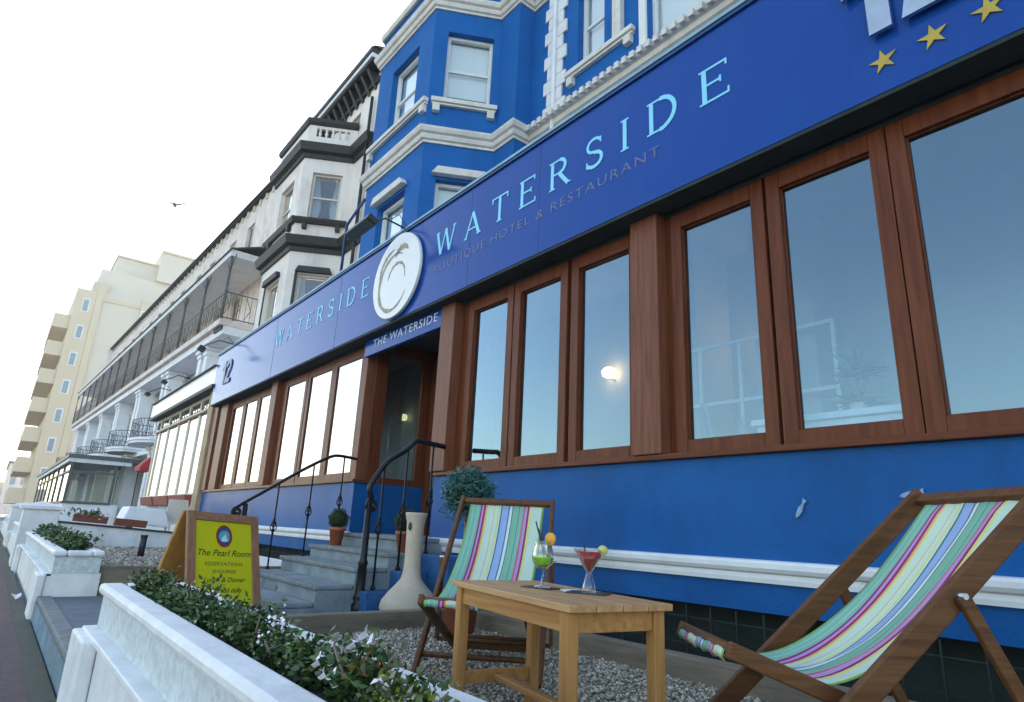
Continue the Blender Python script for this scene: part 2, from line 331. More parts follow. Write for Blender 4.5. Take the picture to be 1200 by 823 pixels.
# wall of a plan segment with rectangular openings (reveals modelled)
def wall_seg(mb, a, b, z0, z1, ops=(), dep=.16, hide=()):
    a = Vector(a); b = Vector(b); L = (b - a).length; d = (b - a) / L; n = Vector((d.y, -d.x))  # outward
    def P(s, z, o=0): return (a.x + d.x * s + n.x * o, a.y + d.y * s + n.y * o, z)
    xs = sorted({0, L, *[o[0] for o in ops], *[o[1] for o in ops]}); zs = sorted({z0, z1, *[o[2] for o in ops], *[o[3] for o in ops]})
    for i in range(len(xs) - 1):
        for j in range(len(zs) - 1):
            cx, cz = (xs[i] + xs[i + 1]) / 2, (zs[j] + zs[j + 1]) / 2
            if any(o[0] < cx < o[1] and o[2] < cz < o[3] for o in ops): continue
            mb.sheet([P(xs[i], zs[j]), P(xs[i + 1], zs[j]), P(xs[i + 1], zs[j + 1]), P(xs[i], zs[j + 1])])
    for s0, s1, q0, q1 in ops:
        mb.sheet([P(s0, q0), P(s0, q1), P(s0, q1, -dep), P(s0, q0, -dep)]); mb.sheet([P(s1, q0), P(s1, q0, -dep), P(s1, q1, -dep), P(s1, q1)])
        mb.sheet([P(s0, q1), P(s1, q1), P(s1, q1, -dep), P(s0, q1, -dep)]); mb.sheet([P(s0, q0), P(s0, q0, -dep), P(s1, q0, -dep), P(s1, q0)])
def segM(a, b):
    a = Vector(a); b = Vector(b); d = (b - a).normalized()
    return Matrix(((d.x, -d.y, 0, a.x), (d.y, d.x, 0, a.y), (0, 0, 1, 0), (0, 0, 0, 1)))   # local x along, y inward, z up
def sash_window(par, M, s0, s1, z0, z1, inset=.12, frame=None, back=None, glass=None, fw=.07, mid=.5, curtain=False):
    frame = frame or FRAMEW; glass = glass or GLASSUP
    f = MB(M); f.ringframe(s0, s1, z0, z1, inset, inset + .09, fw); zm = z0 + (z1 - z0) * mid
    f.box((s0 + fw, inset + .02, zm - .03), (s1 - fw, inset + .08, zm + .03))
    fo = f.build('window', frame, par, bevel=.006)
    MB(M).sheet([(s0 + fw, inset + .05, z0 + fw), (s1 - fw, inset + .05, z0 + fw), (s1 - fw, inset + .05, zm - .03), (s0 + fw, inset + .05, zm - .03)]).sheet([(s0 + fw, inset + .045, zm + .03), (s1 - fw, inset + .045, zm + .03), (s1 - fw, inset + .045, z1 - fw), (s0 + fw, inset + .045, z1 - fw)]).build('pane', glass, fo)
    b = MB(M)
    if curtain:
        n = 14
        for side in (0, 1):
            for i in range(n):
                fr0, fr1 = i / n, (i + 1) / n
                def cx(fr, zf): 
                    w = (s1 - s0) * (.16 + .2 * (1 - abs(zf - .35) * 1.3)); x = w * fr
                    return (s0 + x) if side == 0 else (s1 - x)
                for j in range(6):
                    za, zb = j / 6, (j + 1) / 6
                    b.sheet([(cx(fr0, za), inset + .16 + .03 * (i % 2), z0 + (z1 - z0) * za), (cx(fr1, za), inset + .16 + .03 * ((i + 1) % 2), z0 + (z1 - z0) * za), (cx(fr1, zb), inset + .16 + .03 * ((i + 1) % 2), z0 + (z1 - z0) * zb), (cx(fr0, zb), inset + .16 + .03 * (i % 2), z0 + (z1 - z0) * zb)])
        b.build('curtain', CURT, fo)
    else:
        b.box((s0, inset + .14, z0 + (z1 - z0) * .18), (s1, inset + .15, z1)); b.build('blind', back or BLIND, fo)
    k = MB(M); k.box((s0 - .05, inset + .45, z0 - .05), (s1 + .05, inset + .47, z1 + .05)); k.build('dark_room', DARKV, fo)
    return fo

# =================================================================== THE SETTING
g = MB(); g.sheet([(-395, -14, -1.02), (395, -14, -1.02), (395, 395, -1.02), (-395, 395, -1.02)]); struct(g.build('ground', CONC))
g = MB(); g.box((-160, -9, -1.4), (40, .46, -.955)); struct(g.build('pavement', TARMAC))
g = MB(); g.sheet([(-395, -60, -1.5), (395, -60, -1.5), (395, -14, -1.03), (-395, -14, -1.03)]); struct(g.build('beach', SAND))
g = MB(); g.sheet([(-395, -395, -1.6), (395, -395, -1.6), (395, -60, -1.51), (-395, -60, -1.51)]); struct(g.build('sea', SEA))
g = MB(); g.box((-60, .36, -.954), (8, .47, -.949)); struct(g.build('gutter', mat('mossy_joint', (.05, .055, .03), .95, .5, 9, bump=.8, bscale=40, col2=(.09, .085, .08))))
# raised forecourt: entrance path
g = MB(); g.box((-7.38, .49, -1.3), (-4.27, 3.6, -.765)); struct(g.build('path', PATHM))
g = MB(); g.box((-7.4, .487, -.80), (-4.1, .60, -.755)); struct(g.build('path_kerb', STEPN, bevel=.01))
g = MB(); g.box((-7.38, .482, -1.02), (-4.12, .489, -.80)); struct(g.build('path_riser', mat('grey_blue_riser', (.13, .24, .32), .7, .3, 5, bump=.3, dirt=(.12, .15, .15))))
g = MB(); g.box((-4.27, .6, -1.3), (5, 3.04, -.705)); struct(g.build('forecourt_bed', CONC))
g = MB(); g.box((-14, .6, -1.3), (-7.5, 3.04, -.62)); struct(g.build('forecourt_bed', CONC))
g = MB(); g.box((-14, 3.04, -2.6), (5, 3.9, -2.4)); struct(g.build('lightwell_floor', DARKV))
# gravel
def gravel(name, x0, x1, y0, y1, z, n, r, label, seed):
    g_ = np.random.default_rng(seed)
    base = bmesh.new(); bmesh.ops.create_icosphere(base, subdivisions=1, radius=1); bv = np.array([v.co[:] for v in base.verts]); bf = np.array([[v.index for v in f.verts] for f in base.faces]); base.free()
    c = np.stack([g_.uniform(x0, x1, n), g_.uniform(y0, y1, n), z + g_.uniform(-.006, .012, n)], 1)
    sc = r * g_.uniform(.55, 1.25, (n, 1, 1)) * g_.uniform(.6, 1.2, (n, 1, 3)) * np.array([1, 1, .75])
    ang = g_.uniform(0, 2 * PI, n); ca, sa = np.cos(ang), np.sin(ang)
    v = bv[None] * (1 + g_.uniform(-.22, .22, (n, len(bv), 1))) * sc
    x = v[..., 0] * ca[:, None] - v[..., 1] * sa[:, None]; y = v[..., 0] * sa[:, None] + v[..., 1] * ca[:, None]; tl = g_.uniform(-.5, .5, (n, 1))
    v = np.stack([x, y, v[..., 2] + x * tl], 2) + c[:, None]
    f = (bf[None] + (np.arange(n) * len(bv))[:, None, None]).reshape(-1, 3)
    m = leafmat('mixed_pebbles_' + str(seed), (.15, .128, .098), (.56, .48, .37), (.74, .68, .58)); m.node_tree.nodes['Principled BSDF'].inputs['Roughness'].default_value = .8
    o = pts_mesh(name, v.reshape(-1, 3), f, m); tag(o, label, 'gravel', kind='stuff'); return o
gravel('gravel', -4.22, .6, .95, 2.93, -.697, 44000, .0098, 'pale grey and brown pebbles filling the bed under the deckchairs and table', 3)
gravel('gravel', -13.9, -7.56, .95, 3.0, -.605, 9000, .022, 'pebble bed beyond the entrance path below the trough wall', 5)
# timber edging
o = MB().box((-4.13, 2.935, -.75), (3.5, 3.035, -.578)).build('timber_edging', SLEEP, bevel=.008); tag(o, 'long weathered timber sleeper edging the gravel in front of the dark lightwell', 'timber edging')
o = MB().box((-4.24, .93, -.80), (-4.14, 3.035, -.572)).build('timber_edging', SLEEPY, bevel=.008); tag(o, 'weathered timber board between the gravel and the entrance path, below the clay chiminea', 'timber edging')
o = MB().box((-7.56, .93, -.80), (-7.46, 3.0, -.50)).build('timber_edging', SLEEPY, bevel=.008); tag(o, 'weathered timber board between the entrance path and the far pebble bed', 'timber edging')

# =================================================================== THE BLUE HOTEL
hotel = thing('hotel_building', 'bright blue seaside hotel with white cornices, timber shopfront and long blue fascia', 'hotel', (0, 0, 0))
YW = 3.5
# plinth wall
w = MB()
for x0, x1 in ((-15.1, -7.54), (-5.65, 4.0)):
    w.box((x0, YW, -.375), (x1, YW + .22, .512))
w.build('plinth_wall', BLUE, hotel)
MB().box((-7.54 - .2, YW + .223, -.12), (-7.54, 4.9, .512)).build('recess_wall', BLUE, hotel); MB().box((-5.67, YW + .223, -.12), (-5.45, 4.9, .512)).build('recess_wall', BLUE, hotel)
prof = [(0, -.215), (.03, -.215), (.034, -.19), (.028, -.165), (.05, -.155), (.062, -.135), (.062, -.11), (.05, -.095), (0, -.09)]
w = MB(); w.sweep(prof, [(-15.1, YW), (-7.5, YW)]); w.sweep(prof, [(-5.6, YW), (4, YW)]); w.build('white_plinth_moulding', WHITE, hotel)
w = MB(); w.box((-15.1, 3.85, -2.4), (4, 3.95, -.3)); w.box((-15.1, 3.3 + .45, -.42), (4, 3.95, -.376)); w.build('basement_wall', DARKV, hotel)
# sill and head
for x0, x1 in ((-15.1, -7.5), (-5.66, 4.0)):
    MB().box((x0, YW - .045, .513), (x1, YW + .2, .552)).build('window_sill', DOORWX, hotel, bevel=.006)
    MB().box((x0, YW + .03, 2.335), (x1, YW + .18, 2.42)).build('window_head', DARKV, hotel)  # shade below the fascia put into the head's near-black colour
# sashes
def shop_sash(xa, xb, glass=GLASS):
    dp = .05 if glass is GLASSL else .075
    f = MB(); f.ringframe(xa - .092, xb + .092, .553, 2.335, YW + .03, YW + dp + .04, .092, .088, .115)
    fo = f.build('window', DOORW, hotel, bevel=.006)
    b = MB(); b.ringframe(xa - .004, xb + .004, .637, 2.224, YW + dp - .018, YW + dp - .004, .012); b.build('glazing_bead', DOORW, fo)
    MB().sheet([(xa, YW + dp, .62), (xb, YW + dp, .62), (xb, YW + dp, 2.24), (xa, YW + dp, 2.24)]).build('pane', glass, fo)
for xa, xb in ((-5.16, -4.59), (-4.39, -3.83), (-3.60, -3.04), (-2.54, -1.98), (-1.775, -1.225), (-1.035, -.475), (-.28, .28), (.47, 1.03)): shop_sash(xa, xb)
for xa, xb in ((-8.62, -7.78), (-9.63, -8.80), (-10.66, -9.84)): shop_sash(xa, xb, GLASSL)
for xa, xb in ((-12.1, -11.42), (-12.98, -12.30), (-13.86, -13.18)): shop_sash(xa, xb, GLASSL)
# posts / pilasters between window groups
for x0, x1, pr in ((-5.65, -5.38, .07), (-2.945, -2.69, .06), (-11.27, -10.98, .05), (-14.55, -14.05, .04), (-15.1, -14.75, .06), (1.25, 1.5, .06)):
    MB().box((x0, YW - pr, .553), (x1, YW + .16, 2.42)).build('timber_post', POSTW, hotel, bevel=.006)
for x0, x1 in ((-5.375, -5.255), (-3.0, -2.948), (-2.688, -2.636), (-10.975, -10.76), (-14.74, -14.56), (-14.04, -13.96), (-11.325, -11.28)):
    MB().box((x0, YW + .05, .553), (x1, YW + .15, 2.42)).build('timber_infill', DOORW, hotel)
MB().box((-7.685, YW + .0, .513), (-7.54, YW + .15, 2.42)).build('timber_post', POSTW, hotel, bevel=.006)
# recess : side panels, glazed side light, back door
w = MB(); w.box((-7.62, YW + .152, .513), (-7.545, 3.82, 2.42)); w.box((-7.62, 4.36, .513), (-7.545, 4.52, 2.42)); w.box((-7.62, 3.82, .513), (-7.545, 4.36, .60)); w.box((-7.62, 3.82, 2.26), (-7.545, 4.36, 2.42))
so = w.build('recess_side_frame', DOORW, hotel, bevel=.005); MB().sheet([(-7.58, 3.82, .6), (-7.58, 4.36, .6), (-7.58, 4.36, 2.26), (-7.58, 3.82, 2.26)]).build('pane', GLASS, so)
w = MB(); w.box((-5.67, YW + .162, .513), (-5.60, 4.52, 2.42)); w.build('recess_side_frame', DOORW, hotel)
w = MB(); w.ringframe(-7.54, -6.62, -.09, 2.42, 4.5, 4.58, .1); w.box((-6.61, 4.5, -.09), (-6.55, 4.58, 2.42)); w.ringframe(-6.54, -5.67, -.09, 2.42, 4.5, 4.58, .1)
do = w.build('entrance_door', DOORW, hotel, bevel=.005)
MB().sheet([(-7.44, 4.54, 0), (-6.72, 4.54, 0), (-6.72, 4.54, 2.32), (-7.44, 4.54, 2.32)]).sheet([(-6.44, 4.54, 0), (-5.77, 4.54, 0), (-5.77, 4.54, 2.32), (-6.44, 4.54, 2.32)]).build('pane', GLASS, do)
MB().tube([(-6.66, 4.42, .7), (-6.66, 4.42, 1.6)], .016).bar((-6.66, 4.42, .8), (-6.66, 4.5, .8), .02, .02).bar((-6.66, 4.42, 1.5), (-6.66, 4.5, 1.5), .02, .02).build('handle', SILVER, do)
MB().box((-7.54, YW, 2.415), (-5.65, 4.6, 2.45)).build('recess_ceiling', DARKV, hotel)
MB().box((-5.70, YW + .02, .75), (-5.66, YW + .04, .95)).build('menu_plate', SILVER, hotel)
# transom board with name
tb = MB().box((-7.54, 3.44, 2.14), (-5.65, 3.50, 2.376)).build('name_board', FASC, hotel, bevel=.003)
text_obj('lettering', 'THE WATERSIDE', WLET, tb, (-6.52, 3.437, 2.27), (R(90), 0, 0), .15, .002, 1.25, spacing=1.15)
# fascia
YF = 3.3
fa = MB().box((-14.9, YF, 2.385), (6, 3.49, 3.515)).build('fascia_board', FASC, hotel, bevel=.004)
MB().box((-14.93, YF - .02, 3.516), (6, 3.5, 3.545)).build('fascia_trim', FASCEDGE, hotel)
MB().box((-14.93, YF - .03, 3.546), (6, 3.6, 3.575)).build('capping', LEAD, hotel)
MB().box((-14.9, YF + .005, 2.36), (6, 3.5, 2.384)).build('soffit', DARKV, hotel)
jm = MB()
for x in (-11.0, -5.0, -8.3, -3.9, .4): jm.box((x, YF - .0025, 2.39), (x + .006, YF - .0005, 3.51))
jm.build('board_joint', FASCEDGE, hotel)
m = MB(); word(m, 'WATERSIDE', -5.66, -1.93, 2.93, .285, YF - .001, dep=.004, thick=1.02); m.build('lettering', CYAN, fa)
m = MB(); word(m, 'WATERSIDE', -10.95, -7.32, 2.93, .27, YF - .001, dep=.004, thick=.95); m.build('lettering', CYAN, fa)
text_obj('lettering', 'BOUTIQUE HOTEL & RESTAURANT', GREYL, fa, (-4.1, YF - .002, 2.765), (R(90), 0, 0), .125, .002, 1.35, spacing=1.22)
# numerals 12 at both ends
def twelve(x0, mt, nm, dd=.03):
    m = MB(); z = 2.735; YF = 3.3 + .03 - dd
    m.poly([(x0, YF - .03, z), (x0 + .115, YF - .03, z), (x0 + .115, YF - .03, z + .52), (x0 + .03, YF - .03, z + .52), (x0 - .12, YF - .03, z + .40), (x0 - .12, YF - .03, z + .325), (x0, YF - .03, z + .37)], (0, -dd * .9, 0))
    xx = x0 + .165
    P = [(0, 0), (.36, 0), (.36, .09), (.14, .09), (.22, .19), (.31, .28), (.35, .38), (.31, .47), (.2, .52), (.08, .50), (0, .42), (.0, .36), (.1, .36), (.14, .42), (.2, .43), (.25, .38), (.21, .29), (.1, .2), (.02, .1)]
    for i in range(len(P)): P[i] = (xx + P[i][0], YF - .03, z + P[i][1])
    m.poly(P, (0, -dd * .9, 0)); m.build(nm, mt, fa)
twelve(-1.045, SILVER, 'numerals'); twelve(-14.15, GREYL, 'numerals', .012)  # far numerals: the silver's dark reflection put into a grey colour
def star(cx, cz, r):
    m = MB(); P = []
    for k in range(10): a = PI / 2 + k * PI / 5 + .12; rr = r if k % 2 == 0 else r * .36; P.append((cx + rr * math.cos(a), YF - .002, cz + rr * math.sin(a)))
    m.poly(P, (0, -.008, 0)); m.build('gold_star', GOLD, fa)
for cx in (-1.01, -.77, -.53, -.29): star(cx, 2.575, .075)
# roundel
rd = MB(); c0 = (-6.50, 0, 2.945); P = [(c0[0] + .58 * math.cos(2 * PI * k / 56), YF - .004, c0[2] + .545 * math.sin(2 * PI * k / 56)) for k in range(56)]
rd.poly(P, (0, -.05, 0)); ro = rd.build('roundel_sign', DISC, fa, bevel=.006)
P = [(c0[0] + .592 * math.cos(2 * PI * k / 56), YF - .001, c0[2] + .557 * math.sin(2 * PI * k / 56)) for k in range(56)]
MB().poly(P, (0, -.02, 0)).build('roundel_rim', FASCEDGE, fa)
em = MB()
def crescent(cx, cz, rx, rz, a0, a1, wmax, off=0, n=40):
    for i in range(n):
        t0, t1 = i / n, (i + 1) / n; q = []
        for t, sgn in ((t0, 1), (t1, 1), (t1, -1), (t0, -1)):
            a = R(a0 + (a1 - a0) * t); w_ = wmax * math.sin(PI * min(1, max(.02, t))) ** .7 * (1 + .25 * math.sin(t * 37)) / 2
            q.append((cx + (rx + sgn * w_) * math.cos(a), YF - .0545, cz + (rz + sgn * w_) * math.sin(a)))
        em.poly(q, (0, -.003, 0))
crescent(-6.53, 2.87, .37, .37, 60, 330, .055); crescent(-6.47, 2.90, .21, .20, -10, 175, .035); crescent(-6.38, 3.17, .16, .12, 20, 170, .075); crescent(-6.55, 3.02, .36, .30, 95, 190, .05)
em.build('shell_emblem', TAUPE, ro)
# fish ornaments
for i, (x, z, a) in enumerate(((-1.78, .19, -60), (-1.22, .265, -12))):
    f = MB(Matrix.Translation((x, YW - .004, z)) @ Matrix.Rotation(R(a), 4, 'Y')); P = [(-.06, 0, 0), (-.04, 0, .012), (0, 0, .016), (.04, 0, .006), (.07, 0, .018), (.065, 0, 0), (.07, 0, -.016), (.04, 0, -.006), (0, 0, -.016), (-.04, 0, -.012)]
    f.poly([(p[0] * .9, p[1], p[2] * .9) for p in P], (0, -.01, 0)); f.build('fish_ornament', mat('dull_fish_paint', (.20, .34, .48), .5, .3, 40), hotel, bevel=.002)
# flat roof of the shopfront, low pale parapet
MB().box((-14.9, 3.5, 3.40), (6, 7.0, 3.48)).build('flat_roof', CONC, hotel)
MB().box((-12.5, 3.62, 3.482), (-5.6, 3.8, 3.68)).build('roof_upstand', WHITE, hotel)
# upper storeys
F1 = 7.40; F2 = 10.70; YB = 5.2; YP = 6.45; YM = 6.85
plan = [(-14.9, YM), (-13.64, YM), (-13.64, YP), (-13.0, YP), (-12.30, YB), (-9.77, YB), (-9.08, YP), (-8.45, YP), (-8.45, YM), (6.0, YM)]
w = MB(); winlist = []
cl = math.hypot(.69, 1.25)
for z0, z1, a_, b_ in ((3.4, F1, 4.7, 6.62), (F1 + .0, F2, 8.46, 10.18)):
    ops = {4: [(.72, 1.92, a_, b_)], 5: [(.30, 1.28, a_, b_)], 3: [(.35, 1.1, a_, b_)], 8: [(1.36, 2.02, a_, b_)] if z0 < 5 else [(1.34, 2.02, 8.45, 10.3), (3.0, 5.1, 7.75, 10.4), (6.2, 8.2, 7.75, 10.4)]}
    for i in range(len(plan) - 1):
        wall_seg(w, plan[i], plan[i + 1], z0, z1, ops.get(i, ()), dep=.2)
        for o_ in ops.get(i, ()): winlist.append((i, o_))
for i in range(len(plan) - 1): wall_seg(w, plan[i], plan[i + 1], F2, 11.55, (), .2)
wall_seg(w, (-14.9, 12), (-14.9, YM), 3.4, 13.6)
wall_seg(w, (-14.9, YM + .2), (6, YM + .2), 11.55, 13.6)
wall_seg(w, (6, YM), (6, 12), 3.4, 13.6)
w.sheet([(-14.9, YM + .2, 13.6), (6, YM + .2, 13.6), (6, 12, 13.6), (-14.9, 12, 13.6)]); w.sheet([(-14.9, 12, 3.4), (6, 12, 3.4), (6, 12, 13.6), (-14.9, 12, 13.6)])
w.build('upper_wall', BLUEUP, hotel, recalc=False)
MB().poly([(x, y, 11.5) for x, y in plan] + [(6, 7.0, 11.5), (-14.9, 7.0, 11.5)], (0, 0, .04)).build('bay_roof', SLATE, hotel)
for i, (s0, s1, q0, q1) in winlist:
    sash_window(hotel, segM(plan[i], plan[i + 1]), s0, s1, q0, q1, inset=.14, back=BLIND)
# cornices
def cornice(z, name, sc=1.0):
    pr = [(0, z), (.035, z), (.035, z + .05), (.08, z + .07), (.10, z + .13), (.10, z + .16), (.15, z + .19), (.18, z + .26), (.18, z + .30), (0, z + .33)]
    c = MB(); c.sweep([(o * sc, zz) for o, zz in pr], plan[1:]); return c.build(name, TRIM, hotel)
cornice(F1, 'cornice'); cornice(F2, 'cornice')
c = MB(); c.sweep([(-.08, 11.56), (.06, 11.56), (.09, 11.62), (.09, 11.70), (-.08, 11.74)], plan[1:]); c.build('parapet_rail', TRIM, hotel)
# dentil row on the main wall cornice
d = MB(); x = -8.3
while x < 3: d.box((x, YM - .235, F1 + .17), (x + .09, YM - .183, F1 + .29)); x += .165
d.build('dentil_row', TRIM, hotel)
# bay sills with brackets
def sillband(i, s0, s1, z):
    M = segM(plan[i], plan[i + 1]); b = MB(M); b.box((s0, -.12, z - .08), (s1, 0, z + .02)); b.box((s0 + .02, -.08, z - .13), (s1 - .02, 0, z - .081))
    for s in (s0 + .04, s1 - .2): b.box((s, -.11, z - .30), (s + .15, 0, z - .131))
    b.build('window_sill', TRIM, hotel, bevel=.01)
sillband(4, -.05, 2.56, 8.42); sillband(5, .06, 1.42, 8.42); sillband(3, .0, .9, 8.42); sillband(8, 1.1, 2.75, 8.38)
def hood(i, s0, s1, z):
    M = segM(plan[i], plan[i + 1]); b = MB(M); b.poly([(s0 - .10, 0, z + .02), (s1 + .10, 0, z + .02), (s1 - .02, 0, z + .18), (s0 + .02, 0, z + .18)], (0, -.15, 0)); b.build('window_hood', TRIM, hotel, bevel=.012)
for i, s0, s1 in ((4, .72, 1.92), (5, .30, 1.28), (3, .35, 1.1)): hood(i, s0, s1, 6.66)
M8 = segM(plan[8], plan[9]); MB(M8).box((2.28, -.09, 8.40), (2.46, 0, 10.6)).box((2.40, -.12, 8.40), (2.50, 0, 10.6)).build('architrave', TRIM, hotel, bevel=.01)
MB(M8).box((2.86, -.06, 7.85), (3.0, 0, 10.6)).box((5.1, -.06, 7.85), (5.24, 0, 10.6)).build('architrave', FRAMEW, hotel, bevel=.01)
# quoin strip
q = MB(); z = 3.5; k = 0
while z < 11.5:
    o_ = .0 if k % 2 else .10
    if not (F1 - .05 < z + .1 < F1 + .35 or F2 - .05 < z + .1 < F2 + .35): q.box((-7.93 - o_, YM - .05, z), (-7.70, YM, z + .29)); q.box((-7.69, YM - .05, z), (-7.50 + o_, YM, z + .29))
    z += .30; k += 1
q.build('quoins', WHITE, hotel, bevel=.01)
MB().tube([(-7.695, YM - .08, 3.5), (-7.695, YM - .08, 11.4)], .045).build('downpipe', WHITE, hotel)
MB().tube([(-12.7, 5.0, 3.5), (-12.7, 5.0, 6.6), (-12.0, 5.06, 7.0)], .035).build('downpipe', FASCEDGE, hotel)

# entrance steps
stp = thing('entrance_steps', 'flight of worn blue-grey stone steps up to the recessed hotel door', 'steps', (-6.3, 3, -.765))
def inv(p): return (p[0] + 6.3, p[1] - 3, p[2] + .765)
def pbox(a, b): return MB().box(inv(a), inv(b))
lv = [(1.93, -.64), (2.23, -.505), (2.57, -.365), (2.88, -.238), (3.25, -.098)]
for i, (y, z) in enumerate(lv):
    y1 = lv[i + 1][0] if i < 4 else 4.55
    pbox((-7.2, y + .025, -.77), (-5.36, (y1 + .025) if i < 4 else 4.6, z - .045)).build('riser', STEP, stp)
    pbox((-7.22, y, z - .044), (-5.36, y1 + .02, z)).build('tread', STEPN if False else STEP, stp, bevel=.014)
    pbox((-7.215, y - .004, z - .04), (-5.37, y + .055, z + .003)).build('nosing', STEPN, stp, bevel=.012)
for (x0, y0, y1, z) in ((-5.36, 3.22, 3.49, -.235), (-5.36, 2.93, 3.22, -.385), (-5.36, 2.62, 2.93, -.55)):
    pbox((x0, y0, -.77), (x0 + (.19 if y0 < 3.2 else .5), y1 - .003, z)).build('side_pier', BLUESTEP, stp, bevel=.012)
MB().box((-9.2, 2.9, -.62), (-7.22, 2.98, -.47)).build('white_kerb', WHITE, None, bevel=.006)
tag(bpy.data.objects['white_kerb'], 'short white painted kerb beside the entrance steps', 'kerb')
# wire mesh over the lightwell
for nm, x0, x1, lab in (('wire_mesh_panel', -4.9, 4, 'dark wire mesh under the right hand blue wall behind the timber edging'), ('wire_mesh_panel', -14.9, -7.25, 'dark wire mesh under the left hand blue wall beside the steps')):
    m = MB(); n = int((x1 - x0) / .17)
    for i in range(n + 1): m.bar((x0 + i * .17, 3.44, -1.2), (x0 + i * .17, 3.44, -.38), .008, .008)
    for z in (-.45, -.60, -.75, -.9): m.bar((x0, 3.447, z), (x1, 3.447, z), .006, .006)
    tag(m.build(nm, MESHM), lab, 'mesh panel')

# =================================================================== INTERIOR seen through the glass
rm = thing('dining_room', 'cream dining room seen through the timber framed windows', 'room', (0, 0, 0))
MB().box((-15, 5.62, -.2), (4, 5.7, 3.3)).build('back_wall', ROOM, rm); MB().box((-15, 3.75, -.25), (4, 5.62, -.2)).build('room_floor', ROOMF, rm); MB().box((-15, 3.66, 2.95), (4, 5.62, 3.0)).build('room_ceiling', ROOM, rm)
MB().box((-15, 3.75, -.2), (-14.9, 5.62, 2.95)).box((3.9, 3.75, -.2), (4, 5.62, 2.95)).build('end_wall', ROOM, rm)
MB().box((-3.75, 5.0, -.2), (-3.45, 5.6, 2.9)).box((-2.9, 5.1, -.2), (-2.35, 5.6, 2.9)).build('column', ROOM, rm)
m = MB()
for x in (-3.3, -3.0, -4.2, -4.5): pass
for i in range(5): m.box((-3.85 + i * .42, 4.98, -.2), (-3.82 + i * .42, 5.0, 1.75))
for z in (1.75, 1.2, .62): m.box((-3.85, 4.975, z), (-2.14, 4.995, z + .03))
tag(m.build('glazed_screen', FRAMEW), 'white glazing bar screen inside behind the window left of the widest pane', 'screen')
t = thing('dining_table', 'white dining table just inside the second window of the right hand group', 'table', (-1.7, 4.05, -.2)); MB().box((-.5, -.3, .93), (.5, .3, .97)).build('table_top', WHITE, t, bevel=.005); MB().box((-.47, -.27, .2), (.47, .27, .925)).build('tablecloth_skirt', WHITE, t)
def dchair(x, y, rz, lab):
    c = thing('dining_chair', lab, 'chair', (x, y, -.2), rz, 'dining chairs inside the window')
    MB().box((-.2, -.2, .58), (.2, .2, .65)).build('seat', ROOM, c, bevel=.02); MB().poly([(-.2, .18, .6), (.2, .18, .6), (.2, .26, 1.12), (.12, .27, 1.2), (-.12, .27, 1.2), (-.2, .26, 1.12)], (0, .03, 0)).build('backrest', CURT, c, bevel=.01)
    for sx in (-1, 1):
        for sy in (-1, 1): MB().bar((.17 * sx, .17 * sy, 0), (.17 * sx, .17 * sy, .58), .035, .035, up=(1, 0, 0)).build('leg', DOORW, c)
dchair(-2.6, 4.3, 2.3, 'pale dining chair behind the pane left of the indoor plant'); dchair(-3.1, 4.6, -.9, 'pale dining chair farther inside near the glazing bar screen')
pl = thing('potted_plant', 'spiky houseplant in a pot on the white table inside the window', 'plant', (-1.66, 4.1, .77))
MB().lathe([(.04, 0), (.055, .1), (.05, .1), (.04, .05)], n=14).build('pot', WHITE, pl)
GREENI = leafmat('houseplant_green', (.05, .12, .03), (.14, .26, .08)); g_ = np.random.default_rng(4)
leaves('foliage', np.concatenate([np.array([[0, 0, .12]]) + g_.normal(0, .02, (30, 3)), np.array([[0, 0, .3]]) + g_.normal(0, .02, (50, 3))]), .2, GREENI, pl, up=.5, aspect=.16)
MB().tube([(0, 0, .08), (.01, 0, .3)], .012).build('stem', SLEEP, pl)
WARM = emit('warm_lamp_glow', (1, .62, .3), 3.)
for x, lab in ((-5.06, 'warm glowing wall light seen through the third pane right of the door'), (-7.73, 'warm glowing wall light seen through the first pane right of the door'), (-2.9, 'warm glowing wall light behind the pane left of the indoor plant')):
    l = thing('wall_light', lab, 'light', (x, 5.5, 1.9)); MB().lathe([(.03, -.05), (.075, -.03), (.085, .03), (.05, .07)], n=16).build('shade', WARM, l); MB().bar((0, .0, -.06), (0, .12, -.06), .02, .02).build('bracket', SILVER, l)

# =================================================================== NEIGHBOUR SHOPFRONT
ns = thing('shopfront', 'white painted shopfront with tall cream sash windows next to the blue hotel', 'shop', (0, 0, 0))
NW = mat('neighbour_white_gloss', (.90, .87, .83), .35, .04, 3, dirt=(.6, .55, .48))
MB().box((-22.3, 3.3, 2.88), (-14.92, 3.49, 3.30)).build('fascia_board', NW, ns); MB().box((-22.3, 3.24, 3.301), (-14.94, 3.49, 3.325)).build('fascia_cap', DKTRIM, ns); MB().box((-22.3, 3.26, 2.80), (-14.92, 3.49, 2.878)).build('soffit', DKTRIM, ns)
MB().box((-22.1, 3.52, -1), (-15.12, 3.6, .26)).build('stall_riser', WHITEROUGH, ns); MB().box((-22.1, 3.50, .26), (-15.9, 3.62, .45)).build('lower_panel', WHITE, ns)
MB().box((-15.55, 3.40, -1), (-15.12, 3.6, 2.80)).build('corner_post', mat('buff_corner_post', (.42, .30, .18), .7, .2, 4), ns, bevel=.01)
xs = [-22.1, -21.55, -20.36, -19.06, -17.87, -16.74, -15.56]
